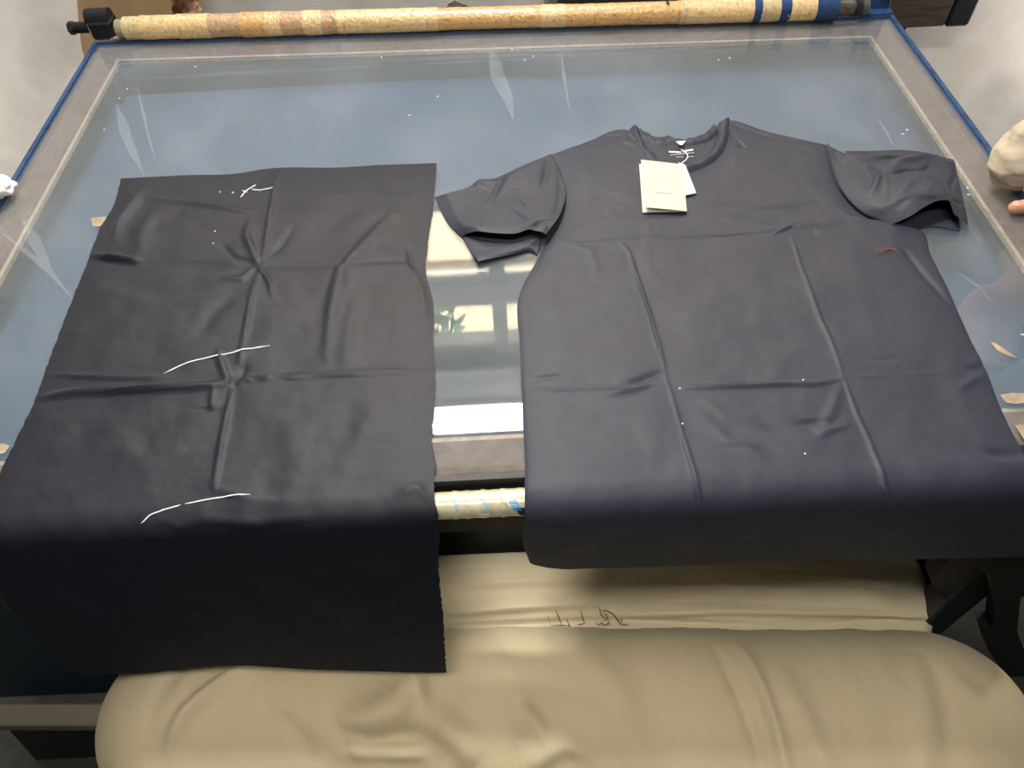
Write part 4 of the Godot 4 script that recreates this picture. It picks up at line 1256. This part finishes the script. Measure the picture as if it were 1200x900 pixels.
func person() -> void:
	var at := Vector3(1.34, 0, -1.28)
	var o := thing("person", "person in a loose cream long sleeve holding the table's right edge", "person", at)
	var skin := mat(Color(0.78, 0.56, 0.45), 0.55)
	skin.subsurf_scatter_enabled = true
	skin.subsurf_scatter_strength = 0.1
	var P := func(x: float, y: float, z: float) -> Vector3:
		return Vector3(x, y, z)
	var sl := Vector3(1.27, 1.38, -1.10)       # the shoulder of the arm in view
	var el := Vector3(1.005, 1.10, -1.03)
	var wr := Vector3(0.80, 0.952, -0.925)
	var sr := Vector3(1.33, 1.38, -1.46)
	var er := Vector3(1.36, 1.10, -1.52)
	var wr2 := Vector3(1.27, 0.87, -1.50)
	var hip := 0.93
	var body := [
		[P.call(1.32, 1.36, -1.28), P.call(1.34, 1.1, -1.28), 0.125, 0.12], [P.call(1.34, 1.1, -1.28), P.call(1.35, hip, -1.28), 0.12, 0.13],
		[sl, sr, 0.06, 0.06], [sl, el, 0.048, 0.038], [el, wr, 0.037, 0.026], [sr, er, 0.048, 0.038], [er, wr2, 0.037, 0.026],
		[P.call(1.31, 1.42, -1.28), P.call(1.28, 1.54, -1.28), 0.055, 0.05], [P.call(1.265, 1.60, -1.28), P.call(1.285, 1.67, -1.28), 0.07, 0.092], [P.call(1.24, 1.585, -1.28), P.call(1.25, 1.62, -1.28), 0.055, 0.06],
		[P.call(1.175, 1.625, -1.28), P.call(1.165, 1.60, -1.28), 0.008, 0.014], [P.call(1.285, 1.64, -1.19), P.call(1.285, 1.61, -1.19), 0.015, 0.01], [P.call(1.285, 1.64, -1.37), P.call(1.285, 1.61, -1.37), 0.015, 0.01],
		[P.call(1.35, 0.92, -1.19), P.call(1.34, 0.5, -1.18), 0.085, 0.055], [P.call(1.34, 0.5, -1.18), P.call(1.36, 0.08, -1.18), 0.055, 0.038], [P.call(1.36, 0.05, -1.18), P.call(1.19, 0.035, -1.17), 0.04, 0.03],
		[P.call(1.35, 0.92, -1.37), P.call(1.34, 0.5, -1.38), 0.085, 0.055], [P.call(1.34, 0.5, -1.38), P.call(1.36, 0.08, -1.38), 0.055, 0.038], [P.call(1.36, 0.05, -1.38), P.call(1.19, 0.035, -1.39), 0.04, 0.03]]
	put("body", nets(body, 0.013, 0.03, at), skin, o)
	# the hand that grips the table edge: thumb on top, fingers curled under the rim
	var tip := on_y(Vector2(1189, 243), T + 0.0105)
	var kn := tip + Vector3(0.032, 0.008, 0.004)
	var hand := [[wr, Vector3(0.832, 0.925, -0.895), 0.024, 0.024], [Vector3(0.832, 0.925, -0.895), Vector3(0.842, 0.90, -0.865), 0.023, 0.02], [Vector3(0.835, 0.915, -0.91), Vector3(0.845, 0.89, -0.90), 0.022, 0.018],
		[Vector3(0.832, 0.922, -0.872), kn, 0.013, 0.0115], [kn, tip, 0.0115, 0.009]]
	for i in 4:
		var z := -0.862 - 0.0195 * i
		var a := Vector3(0.846, 0.893 + (0.004 if i == 1 else 0.0), z)
		var b := Vector3(0.838, 0.862 - (0.003 if i < 3 else -0.003), z - 0.002)
		var c := Vector3(0.818, 0.843, z - 0.003)
		hand.append([a, b, 0.0095, 0.009])
		hand.append([b, c, 0.009, 0.0085])
		hand.append([c, c + Vector3(-0.012 - (0.004 if i == 1 or i == 2 else 0.0), 0.001, 0), 0.0085, 0.0075])
	put("hand", nets(hand, 0.003, 0.008, at), skin, o)
	var nail := SphereMesh.new()
	nail.radius = 0.006
	nail.height = 0.004
	put("thumb_nail", nail, mat(Color(0.88, 0.68, 0.6), 0.3), o, tip + Vector3(0.0, 0.0075, 0.0) - at, Vector3(0, 0, 0.1))
	# other hand, relaxed
	var h2 := [[wr2, wr2 + Vector3(-0.02, -0.08, 0), 0.024, 0.026]]
	for i in 4:
		var a := wr2 + Vector3(-0.02 + 0.0, -0.09, -0.027 + 0.018 * i)
		var l: float = [0.055, 0.07, 0.075, 0.066][i]
		h2.append([a, a + Vector3(-0.01, -l * 0.55, 0), 0.0095, 0.009])
		h2.append([a + Vector3(-0.01, -l * 0.55, 0), a + Vector3(-0.03, -l, 0), 0.009, 0.0075])
	h2.append([wr2 + Vector3(-0.02, -0.03, 0.02), wr2 + Vector3(-0.055, -0.07, 0.03), 0.012, 0.0105])
	h2.append([wr2 + Vector3(-0.055, -0.07, 0.03), wr2 + Vector3(-0.06, -0.10, 0.026), 0.0105, 0.0085])
	put("hand", nets(h2, 0.004, 0.008, at), skin, o)
	# loose cream shirt; its sleeve bunches at the wrist
	var cream := mat(Color(0.68, 0.63, 0.55), 0.9)
	cream.normal_enabled = true
	cream.normal_texture = normal_tex(0.012, 95, 14.0, 512, 3)
	cream.normal_scale = 1.0
	cream.uv1_triplanar = true
	cream.uv1_world_triplanar = true
	cream.uv1_scale = Vector3(1.6, 5.0, 1.6)
	var cuff := Vector3(0.775, 0.948, -0.915)
	var sh := [[P.call(1.33, 1.36, -1.28), P.call(1.34, 1.1, -1.28), 0.14, 0.14], [P.call(1.34, 1.1, -1.28), P.call(1.35, 0.88, -1.28), 0.14, 0.152], [sl, sr, 0.075, 0.075], [sl, el, 0.068, 0.06], [el, cuff + (el - cuff) * 0.22, 0.052, 0.040], [cuff + (el - cuff) * 0.22, cuff, 0.040, 0.036], [sr, er, 0.068, 0.056], [er, wr2.lerp(er, 0.1), 0.055, 0.042]]
	for i in 6:
		var c := cuff.lerp(el, 0.02 + i * 0.10)
		var off := Vector3(0.003 * (i % 2), 0.004 * ((i + 1) % 2), 0.004 * (i % 3) - 0.004)
		sh.append([c + off + Vector3(0, -0.012, 0.010), c + off + Vector3(0.008, 0.012, -0.010), 0.034, 0.034])
	put("shirt", nets(sh, 0.006, 0.010, at, 0.007, Vector3(50, 110, 50)), cream, o)
	var tr := [[P.call(1.35, 0.96, -1.28), P.call(1.35, 0.9, -1.28), 0.13, 0.135], [P.call(1.35, 0.9, -1.19), P.call(1.34, 0.5, -1.18), 0.1, 0.075], [P.call(1.34, 0.5, -1.18), P.call(1.36, 0.1, -1.18), 0.075, 0.062], [P.call(1.35, 0.9, -1.37), P.call(1.34, 0.5, -1.38), 0.1, 0.075], [P.call(1.34, 0.5, -1.38), P.call(1.36, 0.1, -1.38), 0.075, 0.062]]
	put("trousers", nets(tr, 0.016, 0.03, at, 0.004), mat(Color(0.17, 0.18, 0.22), 0.9), o)
	var hair := [[P.call(1.30, 1.70, -1.28), P.call(1.32, 1.66, -1.28), 0.092, 0.09], [P.call(1.33, 1.64, -1.28), P.call(1.34, 1.58, -1.28), 0.075, 0.06]]
	put("hair", nets(hair, 0.012, 0.02, at), mat(Color(0.06, 0.05, 0.05), 0.7), o)
	for z in [-1.25, -1.31]:
		var s := SphereMesh.new()
		s.radius = 0.012
		s.height = 0.02
		put("eye", s, mat(Color(0.12, 0.08, 0.06), 0.2), o, Vector3(1.198, 1.645, z) - at)
	put("mouth", box(Vector3(0.008, 0.008, 0.045), 0.003), mat(Color(0.6, 0.32, 0.3), 0.5), o, Vector3(1.187, 1.57, -1.28) - at)
